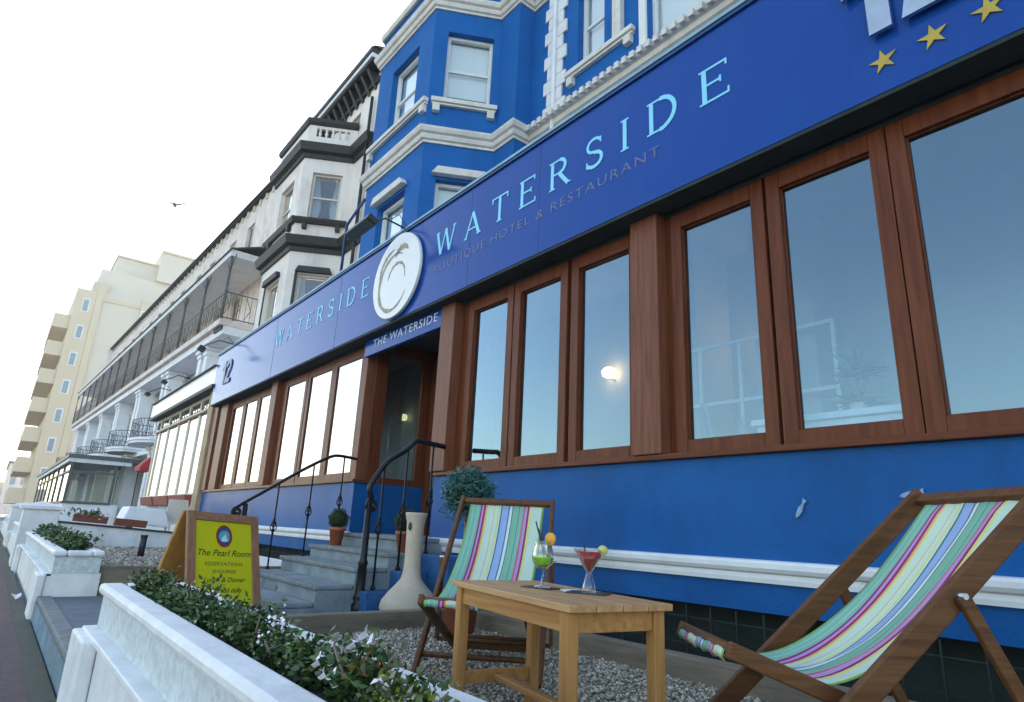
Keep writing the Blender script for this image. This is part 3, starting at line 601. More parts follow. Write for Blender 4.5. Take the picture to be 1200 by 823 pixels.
for a, b in zip(xs, xs[1:]):
    f = MB(); f.ringframe(a, b, .45, 2.80, 3.50, 3.56, .07); f.box((a + .07, 3.5, 2.42), (b - .07, 3.56, 2.50)); fo = f.build('window', FRAMEC, ns, bevel=.004)
    MB().sheet([(a + .07, 3.53, .52), (b - .07, 3.53, .52), (b - .07, 3.53, 2.42), (a + .07, 3.53, 2.42)]).sheet([(a + .07, 3.53, 2.5), (b - .07, 3.53, 2.5), (b - .07, 3.53, 2.73), (a + .07, 3.53, 2.73)]).build('pane', glass_mat('neighbour_glass', (.8, .8, .8), 3.0), fo)
    MB().box((a + .07, 3.62, .52), (b - .07, 3.63, 2.75)).build('blind', NW, fo)
    tr = MB(); n = 4
    for i in range(n):
        cx = a + .07 + (b - a - .14) * (i + .5) / n; rr = (b - a - .14) / n / 2 * .95
        tr.tube([(cx + rr * math.cos(q_), 3.505, 2.615 + .1 * math.sin(q_)) for q_ in [2 * PI * k_ / 14 for k_ in range(15)]], .008, 5)
    tr.build('tracery', IRONG, fo)
MB().box((-22.1, 3.46, 2.40), (-15.56, 3.495, 2.44)).build('transom', SIGNWX, ns)
MB().box((-22.2, 3.6, -1), (-22.1, 6.3, 3.3)).build('side_wall', TERW, ns)
MB().box((-22.3, 3.49, 3.20), (-14.92, 6.3, 3.29)).build('flat_roof', CONC, ns)
for x0, x1, lab in ((-17.5, -15.75, 'red window box under the neighbouring white shopfront, nearest the blue hotel'), (-19.4, -17.65, 'red window box in the middle below the neighbouring white shopfront'), (-21.3, -19.6, 'red window box farthest along below the neighbouring white shopfront')):
    b = MB(); b.poly([(x0, 3.28, .47), (x0, 3.34, .24), (x0, 3.48, .24), (x0, 3.48, .47)], (x1 - x0, 0, 0)); tag(b.build('window_box', BOXRED, bevel=.01), lab, 'window box', 'red window boxes of the shopfront')

# =================================================================== BEIGE HOUSE
be = thing('beige_house', 'tall beige house with canted bay and dark cornices beside the blue hotel', 'house', (0, 0, 0))
bp_ = [(-21.4, 6.35), (-20.05, 6.35), (-19.36, 5.1), (-16.9, 5.1), (-16.18, 6.35), (-14.95, 6.35)]
w = MB(); bw = []
for z0, z1, a_, b_ in ((3.2, 7.41, 4.6, 6.75), (7.41, 10.45, 8.45, 10.0)):
    ops = {2: [(.65, 1.8, a_, b_)], 3: [(.30, 1.16, a_, b_)], 1: [(.3, 1.1, a_, b_)]}
    for i in range(5):
        wall_seg(w, bp_[i], bp_[i + 1], z0, z1, ops.get(i, ()), .18)
        for o_ in ops.get(i, ()): bw.append((i, o_))
for i in (1, 2, 3): wall_seg(w, bp_[i], bp_[i + 1], 10.45, 11.6, [(.22, 1.2, 11.22, 11.5)] if i == 3 else (), .1)
ops = [(1.5, 2.3, 10.9, 12.1), (3.0, 3.8, 10.9, 12.1), (4.45, 5.2, 11.0, 12.3)]
wall_seg(w, (-21.4, 6.36), (-14.92, 6.36), 10.45, 13.12, ops, .18); wall_seg(w, (-14.92, 6.36), (-14.92, 12), 3.2, 13.5); wall_seg(w, (-21.4, 12), (-21.4, 6.36), 3.2, 13.5)
w.build('wall', BEIGE, be, recalc=False)
for i, (s0, s1, q0, q1) in bw: sash_window(be, segM(bp_[i], bp_[i + 1]), s0, s1, q0, q1, inset=.1, frame=FRAMEC, curtain=True)
for s0, s1, q0, q1 in ops: sash_window(be, segM((-21.4, 6.36), (-14.92, 6.36)), s0, s1, q0, q1, inset=.1, frame=FRAMEC)
MB().poly([(x, y, 10.6) for x, y in bp_[1:5]], (0, 0, .04)).build('bay_roof', SLATE, be)
for z in (7.41, 10.45):
    c = MB(); c.sweep([(0, z), (.06, z), (.08, z + .12), (.20, z + .18), (.24, z + .34), (.26, z + .42), (0, z + .46)], bp_[1:]); c.build('cornice', DKTRIM, be)
c = MB(); c.sweep([(0, 8.30), (.10, 8.30), (.14, 8.40), (.14, 8.46), (0, 8.48)], bp_[1:5]); c.box((-19.0, 4.98, 8.12), (-18.85, 5.1, 8.29)); c.box((-17.3, 4.98, 8.12), (-17.15, 5.1, 8.29))
Mx = segM(bp_[3], bp_[4])
for s in (.22, 1.15): c.box((s, -.12, 8.12), (s + .12, 0, 8.29), Mx)
c.build('sill_band', DKTRIM, be)
c = MB(); c.sweep([(-.1, 11.61), (.06, 11.61), (.10, 11.68), (.10, 11.80), (-.1, 11.82)], bp_[1:5]); c.build('parapet_rail', DKTRIM, be)
b = MB(Mx)
for i in range(5): b.lathe([(.05, 11.22), (.03, 11.27), (.055, 11.36), (.03, 11.44), (.05, 11.5)], (.32 + i * .19, .05, 0), 8)
b.build('balustrade', BEIGE, be)
for i, s0, s1 in ((2, .65, 1.8), (3, .30, 1.16), (1, .3, 1.1)):
    MB(segM(bp_[i], bp_[i + 1])).poly([(s0 - .08, 0, 6.78), (s1 + .08, 0, 6.78), (s1, 0, 6.95), (s0, 0, 6.95)], (0, -.12, 0)).box((s0 - .09, -.03, 4.6), (s0 - .01, 0, 6.77)).build('window_hood', DKTRIM, be)
e_ = MB(); e_.box((-21.5, 5.95, 13.12), (-14.8, 6.5, 13.2)); e_.box((-21.5, 5.86, 13.36), (-14.75, 6.5, 13.52)); e_.build('eaves', DKTRIM, be)
MB().box((-21.5, 5.9, 13.205), (-14.78, 6.5, 13.355)).build('white_fascia', WHITE, be)
e_ = MB(); e_.box((-21.4, 6.26, 12.7), (-14.92, 6.355, 12.82))
for x in np.arange(-21.2, -14.9, .42): e_.poly([(x, 6.35, 12.55), (x, 6.0, 13.11), (x, 6.35, 13.11)], (.12, 0, 0))
e_.build('eaves_brackets', DKTRIM, be)
MB().poly([(-21.5, 5.9, 13.53), (-21.5, 8.9, 14.8), (-21.5, 12, 13.53)], (6.8, 0, 0)).build('roof', SLATE, be)
MB().tube([(-15.2, 6.25, 3.5), (-15.2, 6.25, 12.2)], .05).build('downpipe', DKTRIM, be); MB().tube([(-20.9, 6.2, 8.5), (-20.9, 6.2, 12.0), (-21.2, 6.0, 12.6)], .05).build('downpipe', DKTRIM, be)

# =================================================================== VERANDAH TERRACE
TM = Matrix.Translation((-21.5, 4.57, 0)) @ Matrix.Rotation(R(1.7), 4, 'Z')
te = thing('verandah_terrace', 'long white seaside terrace with an iron verandah running along its upper floor', 'terrace', (0, 0, 0))
TL = -37.5
w = MB(TM); ops = []
def tw(s0, s1, z0, z1, y, opsl, mt, nm, dep=.2):
    m = MB(TM); m2 = MB(); wall_seg(m2, (s0, y), (s1, y), z0, z1, opsl, dep)
    m2.bm.transform(TM); return m2.build(nm, mt, te, recalc=False)
bays = [-2.7, -8.2, -13.7, -19.2, -24.7, -30.2, -35.7]
op1 = []; op0 = []; op2 = []; op3 = []
for b0, b1 in zip([0] + bays, bays):
    c = (b0 + b1) / 2 - TL
    if b0 == 0: c = -1.1 - TL
    for o_ in (-1.2, 1.2): 
        if b0 != 0 or o_ > 0:
            op1.append((c + o_ - .5, c + o_ + .5, 3.3, 5.5)); op0.append((c + o_ - .55, c + o_ + .55, -.1, 2.1)); op2.append((c + o_ - .55, c + o_ + .55, 6.5, 8.6)); op3.append((c + o_ - .45, c + o_ + .45, 10.2, 11.9))
op1 = sorted(o_ for o_ in op1 if o_[1] < -TL - .05); op0 = sorted(o_ for o_ in op0 if o_[1] < -TL - .05); op2 = sorted(o_ for o_ in op2 if o_[1] < -TL - .05); op3 = sorted(o_ for o_ in op3 if o_[1] < -TL - .05)
tw(TL, 0, -1, 6.2, 1.2, op0 + op1, TERW, 'lower_wall'); tw(TL, 0, 6.2, 9.0, 1.5, op2, PINKW, 'verandah_wall'); tw(TL, 0, 9.0, 12.75, 1.6, op3, PINKW, 'upper_wall')
for ol, y in ((op1, 1.2), (op0, 1.2), (op2, 1.5), (op3, 1.6)):
    for s0, s1, q0, q1 in ol:
        f = MB(TM); f.ringframe(TL + s0, TL + s1, q0, q1, y + .08, y + .14, .07); f.box((TL + (s0 + s1) / 2 - .03, y + .08, q0 + .07), (TL + (s0 + s1) / 2 + .03, y + .14, q1 - .07)); fo = f.build('window', FRAMEC if y > 1.4 else FRAMEW, te)
        MB(TM).box((TL + s0 + .07, y + .11, q0 + .07), (TL + s1 - .07, y + .12, q1 - .07)).build('pane', DARKG, fo)
MB(TM).box((TL, 1.42, 12.75), (0, 2.2, 12.80)).box((TL, 1.36, 12.805), (0, 2.2, 12.90)).build('eaves', DKTRIM, te)
m = MB(TM)
for i in range(50): m.box((-.5 - i * .74, 1.52, 12.5), (-.38 - i * .74, 1.598, 12.74))
m.build('eaves_brackets', PINKW, te)
MB(TM).poly([(TL, 1.4, 12.905), (TL, 4.5, 13.6), (TL, 8, 12.905)], (-TL, 0, 0)).build('roof', SLATE, te)
MB(TM).box((-.02, 1.6, 3), (0, 8, 12.9)).box((TL, 1.25, -1), (TL + .02, 8, 12.9)).build('end_wall', BEIGE, te)
MB(TM).box((TL, 0, 6.15), (0, 1.19, 6.36)).build('verandah_floor', PINKW, te, bevel=.01)
MB(TM).box((TL, -.03, 8.60), (.03, .08, 8.84)).box((-.05, .08, 8.60), (.03, 1.5, 8.84)).build('verandah_fascia', WHITE, te)
MB(TM).poly([(TL, -.08, 8.845), (TL, 1.49, 9.45), (TL, 1.49, 9.38), (TL, -.08, 8.80)], (-TL + .1, 0, 0)).build('verandah_roof', SLATE, te); MB(TM).box((TL, .09, 8.70), (-.03, 1.49, 8.73)).build('verandah_ceiling', WHITE, te)
for i in range(14):
    x = -.06 - i * 2.87
    if x < TL: break
    p = MB(TM); p.tube([(x, .05, 6.36), (x, .05, 8.6)], .045, 8); p.ball((x, .05, 7.35), .07, 1)
    for s in (-1, 1): p.tube([(x + s * .02, .05, 8.1), (x + s * .25, .05, 8.3), (x + s * .5, .05, 8.56)], .018, 5)
    p.build('verandah_post', IRONG, te)
def railing(mb, p0, p1, z0, h, step=.13, pat=True):
    p0 = Vector(p0); p1 = Vector(p1); L = (p1 - p0).length; n = max(1, int(L / step)); d = (p1 - p0) / n
    for zz in (z0 + .06, z0 + h): mb.bar((p0.x, p0.y, zz), (p1.x, p1.y, zz), .03, .03)
    for i in range(n + 1):
        q = p0 + d * i; mb.bar((q.x, q.y, z0), (q.x, q.y, z0 + h), .014, .014, up=(0, 1, 0))
        if pat and i < n and i % 2 == 0:
            q2 = p0 + d * (i + 1); mb.bar((q.x, q.y, z0 + .1), (q2.x, q2.y, z0 + h * .5), .012, .02); mb.bar((q2.x, q2.y, z0 + h * .5), (q.x, q.y, z0 + h * .92), .012, .02)
m = MB(TM); railing(m, (TL, .05, 0), (0, .05, 0), 6.36, .95, .26); railing(m, (-.02, .05, 0), (-.02, 1.45, 0), 6.36, .95, .16); m.build('verandah_railing', IRONG, te)
MB(TM).box((-.9, .1, 6.02), (-.05, 1.1, 6.14)).build('floor_hatch', DKTRIM, te)
# entablature, paired columns, first floor balcony
MB(TM).box((TL, .15, 5.86), (0, 1.18, 6.14)).build('entablature', TERW, te, bevel=.01)
for c in bays:
    for dx in (-.38, .38):
        for z0, z1 in ((3.05, 5.85), (-.9, 2.72)):
            k = MB(TM); k.box((c + dx - .24, .28, z0), (c + dx + .24, .9, z0 + .2)); k.box((c + dx - .19, .32, z0 + .2), (c + dx + .19, .86, z1 - .3)); k.box((c + dx - .23, .28, z1 - .3), (c + dx + .23, .9, z1 - .14)); k.box((c + dx - .28, .22, z1 - .139), (c + dx + .28, .95, z1)); k.build('column', TERW, te, bevel=.012)
    m = MB(TM); P = [(c - 1.5, .9), (c - 1.45, -.05), (c - .9, -.42), (c, -.55), (c + .9, -.42), (c + 1.45, -.05), (c + 1.5, .9)]
    m.poly([(x, y, 2.74) for x, y in P], (0, 0, .1)); m.poly([(c + (x - c) * 1.04, y - .05 if y < .5 else y, 2.845) for x, y in P], (0, 0, .1)); m.build('balcony_slab', TERW, te)
    m = MB(TM)
    for a, b in zip(P, P[1:]): railing(m, (*a, 0), (*b, 0), 2.95, .75, .15)
    m.build('balcony_railing', IRONG, te)
MB(TM).box((TL, .5, 2.55), (0, 1.19, 2.73)).build('string_course', TERW, te)
# glazed porch
po = MB(); po.box((-58, 2.28, -1), (-33, 4.3, .33)); po.build('porch_plinth', TERW, te)
po = MB()
for x in (-33.06, -36.5, -40, -43.5, -47, -50.5, -54, -57.9): po.box((x, 2.25, .33), (x + .1, 2.35, 2.2))
for y in (2.25, 3.9): po.box((-33.06, y if y > 3 else 2.36, .33), (-32.98, y + .1, 2.2))
po.box((-58, 2.25, 1.62), (-33, 2.33, 1.70)); po.box((-33.05, 2.36, 1.58), (-32.99, 3.9, 1.68)); po.box((-58, 2.22, .30), (-32.95, 2.36, .40)); po.box((-33.07, 2.36, .30), (-32.95, 4.0, .40))
po.build('porch_frame', IRONG, te)
MB().box((-58, 2.1, 2.2), (-32.85, 4.9, 2.36)).build('porch_roof', IRONG, te); MB().box((-58, 2.16, 2.05), (-32.92, 2.24, 2.19)).box((-32.97, 2.24, 2.02), (-32.9, 4.5, 2.19)).build('porch_valance', WHITE, te)
PG = glass_mat('porch_glass', (.8, .85, .8), 1.7)
MB().sheet([(-33.02, 2.36, .4), (-33.02, 3.9, .4), (-33.02, 3.9, 2.02), (-33.02, 2.36, 2.02)]).sheet([(-58, 2.3, .4), (-33.1, 2.3, .4), (-33.1, 2.3, 2.05), (-58, 2.3, 2.05)]).build('porch_glazing', PG, te)
MB().box((-36, 3.5, .33), (-35.5, 4.2, 1.9)).box((-34.6, 3.9, .33), (-34.3, 4.2, 1.9)).box((-35, 2.6, .33), (-34.7, 2.8, 1.3)).build('porch_furnishing', TRIM, te)
a = MB(); a.poly([(-26.4, 4.0, 1.95), (-26.4, 3.72, 1.62), (-26.4, 3.72, 1.45), (-26.4, 4.05, 1.45), (-26.4, 4.05, 1.95)], (1.1, 0, 0)); tag(a.build('awning', mat('red_awning_cloth', (.42, .03, .035), .7, .1, 8)), 'small red awning on the white terrace beside the shopfront', 'awning')

# =================================================================== TOWER BLOCK and far buildings
to = thing('apartment_block', 'tall cream apartment block with stepped roof at the end of the street', 'apartment block', (-75, 6, -1))
def tb_(a, b, m, nm, bevel=0): return MB().box((a[0] + 75, a[1] - 6, a[2] + 1), (b[0] + 75, b[1] - 6, b[2] + 1)).build(nm, m, to)
tb_((-95, 3.9, -1), (-75.3, 16, 22.2), TOWERG, 'main_block'); tb_((-92, 2.2, -1), (-75, 3.88, 22.0), TOWERC, 'window_bay'); tb_((-75.29, 3.9, -1), (-75.0, 4.5, 22.6), TOWERC, 'corner_strip')
tb_((-92, 3.5, 22.2), (-76, 4.9, 23.4), TOWERC, 'roof_step'); tb_((-92, 3.9, 22.21), (-76.3, 16, 25.0), TOWERG, 'roof_step'); tb_((-92, 5.1, 25.0), (-77, 9.0, 27.0), TOWERG, 'penthouse'); tb_((-92, 9.0, 25.0), (-75.8, 16, 28.4), TOWERG, 'penthouse')
tb_((-92.1, 5.0, 27.0), (-76.8, 9.0, 27.2), TOWERC, 'roof_coping'); tb_((-92.1, 9.0, 28.4), (-75.6, 16.1, 28.65), TOWERC, 'roof_coping'); tb_((-75.29, 8.0, -1), (-75.05, 9.0, 22.2), TOWERC, 'corner_strip')
tb_((-75.35, 4.5, 21.2), (-75.2, 12, 21.6), TOWERC, 'string_course')
for k in range(7):
    z = 19.6 - k * 2.86
    m = MB(); m.box((-89 + 75, .85 - 6, z - 2.0 + 1), (-75.2 + 75, 2.2 - 6, z - .6 + 1)); m.build('balcony', TOWERC, to, bevel=.0)
    fo = tb_((-75.02, 2.85, z + .0), (-74.96, 3.5, z + 1.45), WHITE, 'window'); MB().box((.045, -3.05, z + 1.1), (.06, -2.62, z + 2.3)).build('pane', TOWERW, fo)
    if k < 2 or k > 3: pass
    fo = tb_((-75.30, 8.1, z + .2), (-75.0, 8.75, z + 1.4), WHITE, 'window'); MB().box((.002, 2.2, z + 1.35), (.012, 2.65, z + 2.25)).build('pane', TOWERW, fo)
fb = thing('far_building', 'low hazy pinkish buildings beyond the apartment block', 'building', (-150, 4, -1))
MB().box((-30, -3.0, 0), (0, 6, 9)).build('wall', PINKW, fb); MB().box((-60, -5.5, 0), (-31, 6, 6.5)).build('wall', TOWERG, fb); MB().box((-30.5, -3.3, 9), (.3, 6, 9.4)).build('roof', SLATE, fb)
fo = MB()
for k in range(5):
    for j in range(2): fo.box((.0, -2.4 + k * 1.6, 2 + j * 3.2), (.03, -1.6 + k * 1.6, 3.6 + j * 3.2))
fo.build('window', TOWERW, fb)

# =================================================================== PLANTER WALLS
def planter(name, x0, x1, lab, yb=.95, top=-.36):
    t = thing(name, lab, 'planter wall', ((x0 + x1) / 2, .7, -.95)); ox, oy, oz = (x0 + x1) / 2, .7, -.95
    def B(a, b): return MB().box((a[0] - ox, a[1] - oy, a[2] - oz), (b[0] - ox, b[1] - oy, b[2] - oz))
    b = MB(); z0, z1 = top - .052 - oz, top - oz
    A = (x0 - .03 - ox, .53 - oy); C = (x1 + .03 - ox, yb - oy)
    b.box((A[0], A[1], z0), (C[0], A[1] + .115, z1)); b.box((A[0], C[1] - .10, z0), (C[0], C[1], z1)); b.box((A[0], A[1] + .115, z0), (A[0] + .11, C[1] - .10, z1)); b.box((C[0] - .11, A[1] + .115, z0), (C[0], C[1] - .10, z1))
    b.build('coping', PLANTERW, t, bevel=.018)
    b = B((x0, .555, -.562), (x1, .63, top - .053)); b.box((x0 - ox, yb - .1 - oy, -.562 - oz), (x1 - ox, yb - .02 - oy, top - .053 - oz)); b.box((x0 - ox, .63 - oy, -.562 - oz), (x0 + .08 - ox, yb - .1 - oy, top - .053 - oz)); b.box((x1 - .08 - ox, .63 - oy, -.562 - oz), (x1 - ox, yb - .1 - oy, top - .053 - oz)); b.build('rough_band', WHITEROUGH, t)
    b = B((x0, .52, -1.05), (x1, yb, -.564)); b.build('recessed_panel', PLANTERW, t)
    b = B((x0 - .02, .45, -1.05), (x0 + .42, .518, -.575)); b.box((x1 - .42 - ox, .45 - oy, -1.05 - oz), (x1 + .02 - ox, .518 - oy, -.575 - oz))
    b.poly([(x0 - .02 - ox, .503 - oy, -.60 - oz), (x0 - .02 - ox, .50 - oy, -.562 - oz), (x0 - .02 - ox, .552 - oy, -.545 - oz), (x0 - .02 - ox, .552 - oy, -.60 - oz)], (x1 - x0 + .04, 0, 0)) if False else None
    b.build('pier', PLANTERW, t, bevel=.012)
    B((x0, .49, -.590), (x1, .56, -.5625)).build('ledge', PLANTERW, t, bevel=.005)
    B((x0 + .08, .63, -.56), (x1 - .08, yb - .1, top - .05)).build('soil', SOIL, t)
    return t
planter('planter_wall', -4.08, 4.5, 'long low white painted planter wall in the foreground beside the pavement')
planter('planter_wall', -13.5, -7.42, 'low white planter wall beyond the entrance step, with short green shrubs')
planter('planter_wall', -21.5, -14.8, 'white planter wall beyond the capped white pier', top=-.33)
planter('planter_wall', -36, -22.9, 'farthest low white wall along the pavement', top=-.3)
for x, lab, hh in ((-14.25, 'white square pier with shallow pyramid cap at the end of the hotel forecourt', 0), (-22.3, 'second white square pier farther along the pavement', .03)):
    p = thing('gate_pier', lab, 'pier', (x, .7, -1)); MB().box((-.27, -.26, 0), (.27, .27, 1.0 + hh)).build('shaft', PLANTERW, p, bevel=.01)
    MB().box((-.32, -.31, 1.0 + hh), (.32, .32, 1.06 + hh)).build('cap', PLANTERW, p, bevel=.01); c = MB(); P = [c.v((sx * .3, sy * .3, 1.062 + hh)) for sx, sy in ((-1, -1), (1, -1), (1, 1), (-1, 1))]; ap = c.v((0, 0, 1.15 + hh))
    for i in range(4): c.f([P[i], P[(i + 1) % 4], ap])
    c.f(P[::-1]); c.build('cap_top', PLANTERW, p)
# cross wall with troughs
cw = thing('cross_wall', 'low pale wall with dark coping closing the far end of the pebble bed', 'wall', (-14.1, 2, -.9))
b = MB(); b.poly([(-.1, -1.03, 0), (-.1, 1.4, 0), (-.1, 1.4, .53), (-.1, -1.03, .69)], (.2, 0, 0)); b.build('wall_face', PLANTERW, cw)
b = MB(); b.poly([(-.14, -1.03, .692), (-.14, 1.4, .532), (-.14, 1.4, .562), (-.14, -1.03, .722)], (.28, 0, 0)); b.build('coping', DKTRIM, cw)
for y, z, lab in ((1.45, -.20, 'long terracotta trough with wilted plants on the far cross wall, nearer the pier'), (2.10, -.245, 'empty looking terracotta trough on the far cross wall, nearer the shopfront')):
    t = thing('plant_trough', lab, 'trough', (-14.1, y, z), -.0, 'terracotta troughs on the cross wall'); M = Matrix.Rotation(-.066, 4, 'X')
    MB(M).poly([(-.07, -.27, .01), (-.09, -.27, .14), (.09, -.27, .14), (.07, -.27, .01)], (0, .54, 0)).build('trough_body', TROUGH, t, bevel=.008)
    if y < 2:
        g_ = np.random.default_rng(9); leaves('foliage', np.array([0, -.05, .15]) + g_.normal(0, 1, (160, 3)) * np.array([.05, .13, .03]), .09, leafmat('wilted_green', (.05, .07, .03), (.20, .20, .12), (.6, .6, .55)), t)
wb = MB(); wb.poly([(-14.55, 2.0, -.18), (-14.55, 2.9, -.25), (-14.55, 2.75, .10), (-14.55, 2.1, .14)], (-.9, 0, 0)); tag(wb.build('covered_table', TERW, bevel=.03), 'white covered garden table behind the terracotta troughs', 'table')
MB_ = MB(Matrix.Translation((-10.9, 1.84, -.62)) @ Matrix.Rotation(R(2), 4, 'Y')); MB_.tube([(0, 0, 0), (0, 0, .30)], .045, 12); MB_.tube([(0, 0, .301), (0, 0, .33)], .05, 12); tag(MB_.build('bollard_light', PLAST), 'short black cylindrical garden light standing in the far pebble bed', 'garden light')
ch = thing('garden_chair', 'pale garden chair half hidden behind the menu board beyond the cross wall', 'chair', (-14.9, 3.05, -.62))
MB().poly([(0, -.2, .45), (0, .2, .45), (0, .24, .5), (0, -.24, .5)], (.4, 0, 0)).build('seat', FRAMEC, ch); MB().poly([(-.03, -.22, .5), (-.03, .22, .5), (-.12, .18, .95), (-.12, -.18, .95)], (.03, 0, 0)).build('backrest', FRAMEC, ch)
for sx in (.02, .36):
    for sy in (-.2, .18): MB().box((sx, sy, -.2), (sx + .03, sy + .03, .449)).build('leg', FRAMEC, ch)

# =================================================================== SHRUBS
SHRUB = leafmat('shrub_green', (.008, .028, .006), (.050, .115, .022), (.09, .14, .035)); SHRUBY = leafmat('yellow_shrub_green', (.015, .04, .006), (.08, .13, .018), (.28, .28, .04)); DRYL = leafmat('dry_orange_leaf', (.25, .10, .03), (.42, .22, .07))
PETAL = leafmat('white_petal', (.62, .60, .68), (.85, .82, .88))
def shrub(i, x, y, z, r, h, fl, lab, grp, mt, flower_pts=(), n=900, lsz=.025, dry=False):
    t = thing('bedding_shrub', lab, 'shrub', (x, y, z), 0, grp); g_ = np.random.default_rng(50 + i)
    pts = []
    for k in range(7):
        a = g_.uniform(0, 2 * PI); rr = r * g_.uniform(.1, .65); hh = h * g_.uniform(.45, 1.0); m_ = n // 7
        tt = g_.uniform(.15, 1, m_)[:, None]; P = np.array([rr * math.cos(a), rr * .6 * math.sin(a), hh]) * tt + g_.normal(0, 1, (m_, 3)) * np.array([r * .22, r * .18, h * .13]); P[:, 2] = np.abs(P[:, 2]); pts.append(P)
    leaves('foliage', np.concatenate(pts), lsz, mt, t, up=.5, seed=i + 3)
    s = MB()
    for k in range(5): a = g_.uniform(0, 6.28); s.tube([(0, 0, -.03), (r * .4 * math.cos(a), r * .25 * math.sin(a), h * .5), (r * .7 * math.cos(a), r * .4 * math.sin(a), h * .85)], [.005, .004, .002], 5)
    s.build('stem', SLEEP, t)
    for q in flower_pts:
        f = []
        for k in range(9): f.append(np.array(q[:3]) + g_.normal(0, .014, 3))
        leaves('flower', np.array(f), q[3] * .36, PETAL, t, up=.6, aspect=1.15, fold=.2, seed=i)
    if dry: leaves('dry_leaves', np.array([.02, 0, h * .75]) + g_.normal(0, 1, (26, 3)) * np.array([.012, .012, .02]) - np.array([0, 0, .04]), .055, DRYL, t, up=1., aspect=.28, seed=5)
    return t
px = [-3.92, -3.66, -3.40, -3.14, -2.90, -2.66, -2.42, -2.19, -1.96, -1.72, -1.48, -1.24]
ORD = ['first', 'second', 'third', 'fourth', 'fifth', 'sixth', 'seventh', 'eighth', 'ninth', 'tenth', 'eleventh', 'twelfth', 'thirteenth', 'fourteenth']
for i, x in enumerate(px):
    fl = []; lab = 'green bedding shrub, %s from the entrance end of the near white planter' % ORD[i]; mt = SHRUB; dry = False; h = .125 + .03 * math.sin(i * 2.1); r = .16
    if i == 7: fl = [(.02, -.02, .13, .028), (-.06, 0, .1, .022)]; lab = 'bedding shrub with few tiny white flowers in the near planter by the steps'
    if i == 8: fl = [(-.02, -.03, .12, .036), (.06, -.03, .15, .036), (.0, -.06, .08, .028)]; lab = 'bedding shrub with white flowers in the near planter in front of the steps'
    if i == 10: fl = [(-.02, -.03, .13, .06), (.05, -.02, .15, .065), (-.07, -.05, .10, .055), (.02, -.08, .07, .05)]; lab = 'bedding shrub with large white blooms and dry orange leaves in the near planter'; dry = True
    if i == 5: fl = [(.0, .0, .12, .03), (.04, -.05, .08, .03)]; lab = 'bedding shrub with two small white flowers below the menu board corner'
    if i == 11: fl = [(-.02, -.05, .10, .055), (.05, -.03, .07, .05)]; mt = SHRUBY; lab = 'yellowish green bedding shrub with white blooms nearest the wooden table leg'
    if i > 11: mt = SHRUBY; lab = 'yellowish green bedding shrub, %s from the entrance end of the near white planter' % ORD[i]
    shrub(i, x, .735 if i < 9 else .76, -.41, r, h, fl, lab, 'bedding shrubs in the near planter', mt, fl, dry=dry)
for i, x in enumerate(np.linspace(-12.9, -8.0, 12)):
    shrub(30 + i, float(x), .76, -.41, .3, .17, (), 'small green shrub beyond the entrance step, %s from the far end of its white planter' % ORD[i], 'small shrubs in the farther planter', SHRUB, (), 420, .05)

# =================================================================== RAILINGS
def handrail(x, pts, bal, newel, lab, curl):
    t = thing('handrail', lab, 'railing', (x, 3.0, -.6)); T = Matrix.Translation((-x, -3.0, .6)); sg = 1
    def sm(P):
        out = []
        for i in range(len(P) - 1):
            p0 = P[max(i - 1, 0)]; p1 = P[i]; p2 = P[i + 1]; p3 = P[min(i + 2, len(P) - 1)]
            for k in range(5):
                u = k / 5; out.append(tuple(.5 * (2 * b + (c - a) * u + (2 * a - 5 * b + 4 * c - d) * u * u + (-a + 3 * b - 3 * c + d) * u ** 3) for a, b, c, d in zip(p0, p1, p2, p3)))
        out.append(P[-1]); return out
    rp = sm([(x, y, z) for y, z in pts]); MB(T).tube(rp, .026 if x > -6 else .018, 8).build('rail', IRON, t)
    s = MB(T); n = 26; c = curl
    s.tube([(x, c[0] - (c[2] * (1 - k / n * .75)) * math.sin(k / n * 3.6 * PI), c[1] + (c[2] * (1 - k / n * .75)) * math.cos(k / n * 3.6 * PI)) for k in range(n)], .017, 6); s.build('scroll', IRON, t)
    for y, z0, z1 in bal:
        b = MB(T); b.tube([(x, y, z0), (x, y, z1)], .010, 6); b.tube([(x, y, z0), (x, y, z0 + .03)], .022, 8); zc = z0 + (z1 - z0) * .48
        for k in range(4):
            b.tube([(x + .034 * math.sin(q_ * PI) * math.cos(k * PI / 2 + q_ * PI), y + .034 * math.sin(q_ * PI) * math.sin(k * PI / 2 + q_ * PI), zc - .07 + .14 * q_) for q_ in [j / 10 for j in range(11)]], .006, 5)
        b.ball((x, y, zc - .08), .017, 1); b.ball((x, y, zc + .08), .017, 1); b.build('baluster', IRON, t)
    y, z0, z1 = newel; b = MB(T); b.lathe([(.062, 0), (.062, .10), (.044, .12), (.056, .15), (.044, .19), (.040, .22), (.038, .42), (.048, .44), (.034, .47), (.026, z1 - z0)], (x, y, z0), 14); b.build('newel_post', IRON, t); return t
handrail(-5.33, [(2.66, .23), (2.63, .33), (2.70, .46), (2.80, .59), (2.95, .69), (3.07, .80), (3.16, .80), (3.40, .785)], [(2.76, -.55, .55), (2.99, -.385, .71), (3.27, -.235, .79)], (2.64, -.765, .22), 'black wrought iron handrail with scroll and twisted balusters on the right of the steps', (2.67, .17, .06))
handrail(-7.17, [(2.03, .12), (2.08, .16), (2.30, .31), (2.65, .55), (2.93, .72), (3.08, .775), (3.33, .76)], [(2.44, -.505, .41), (2.81, -.365, .64), (3.17, -.238, .78)], (2.11, -.64, .16), 'black wrought iron handrail on the left of the steps below the long shop window', (2.03, .07, .05))

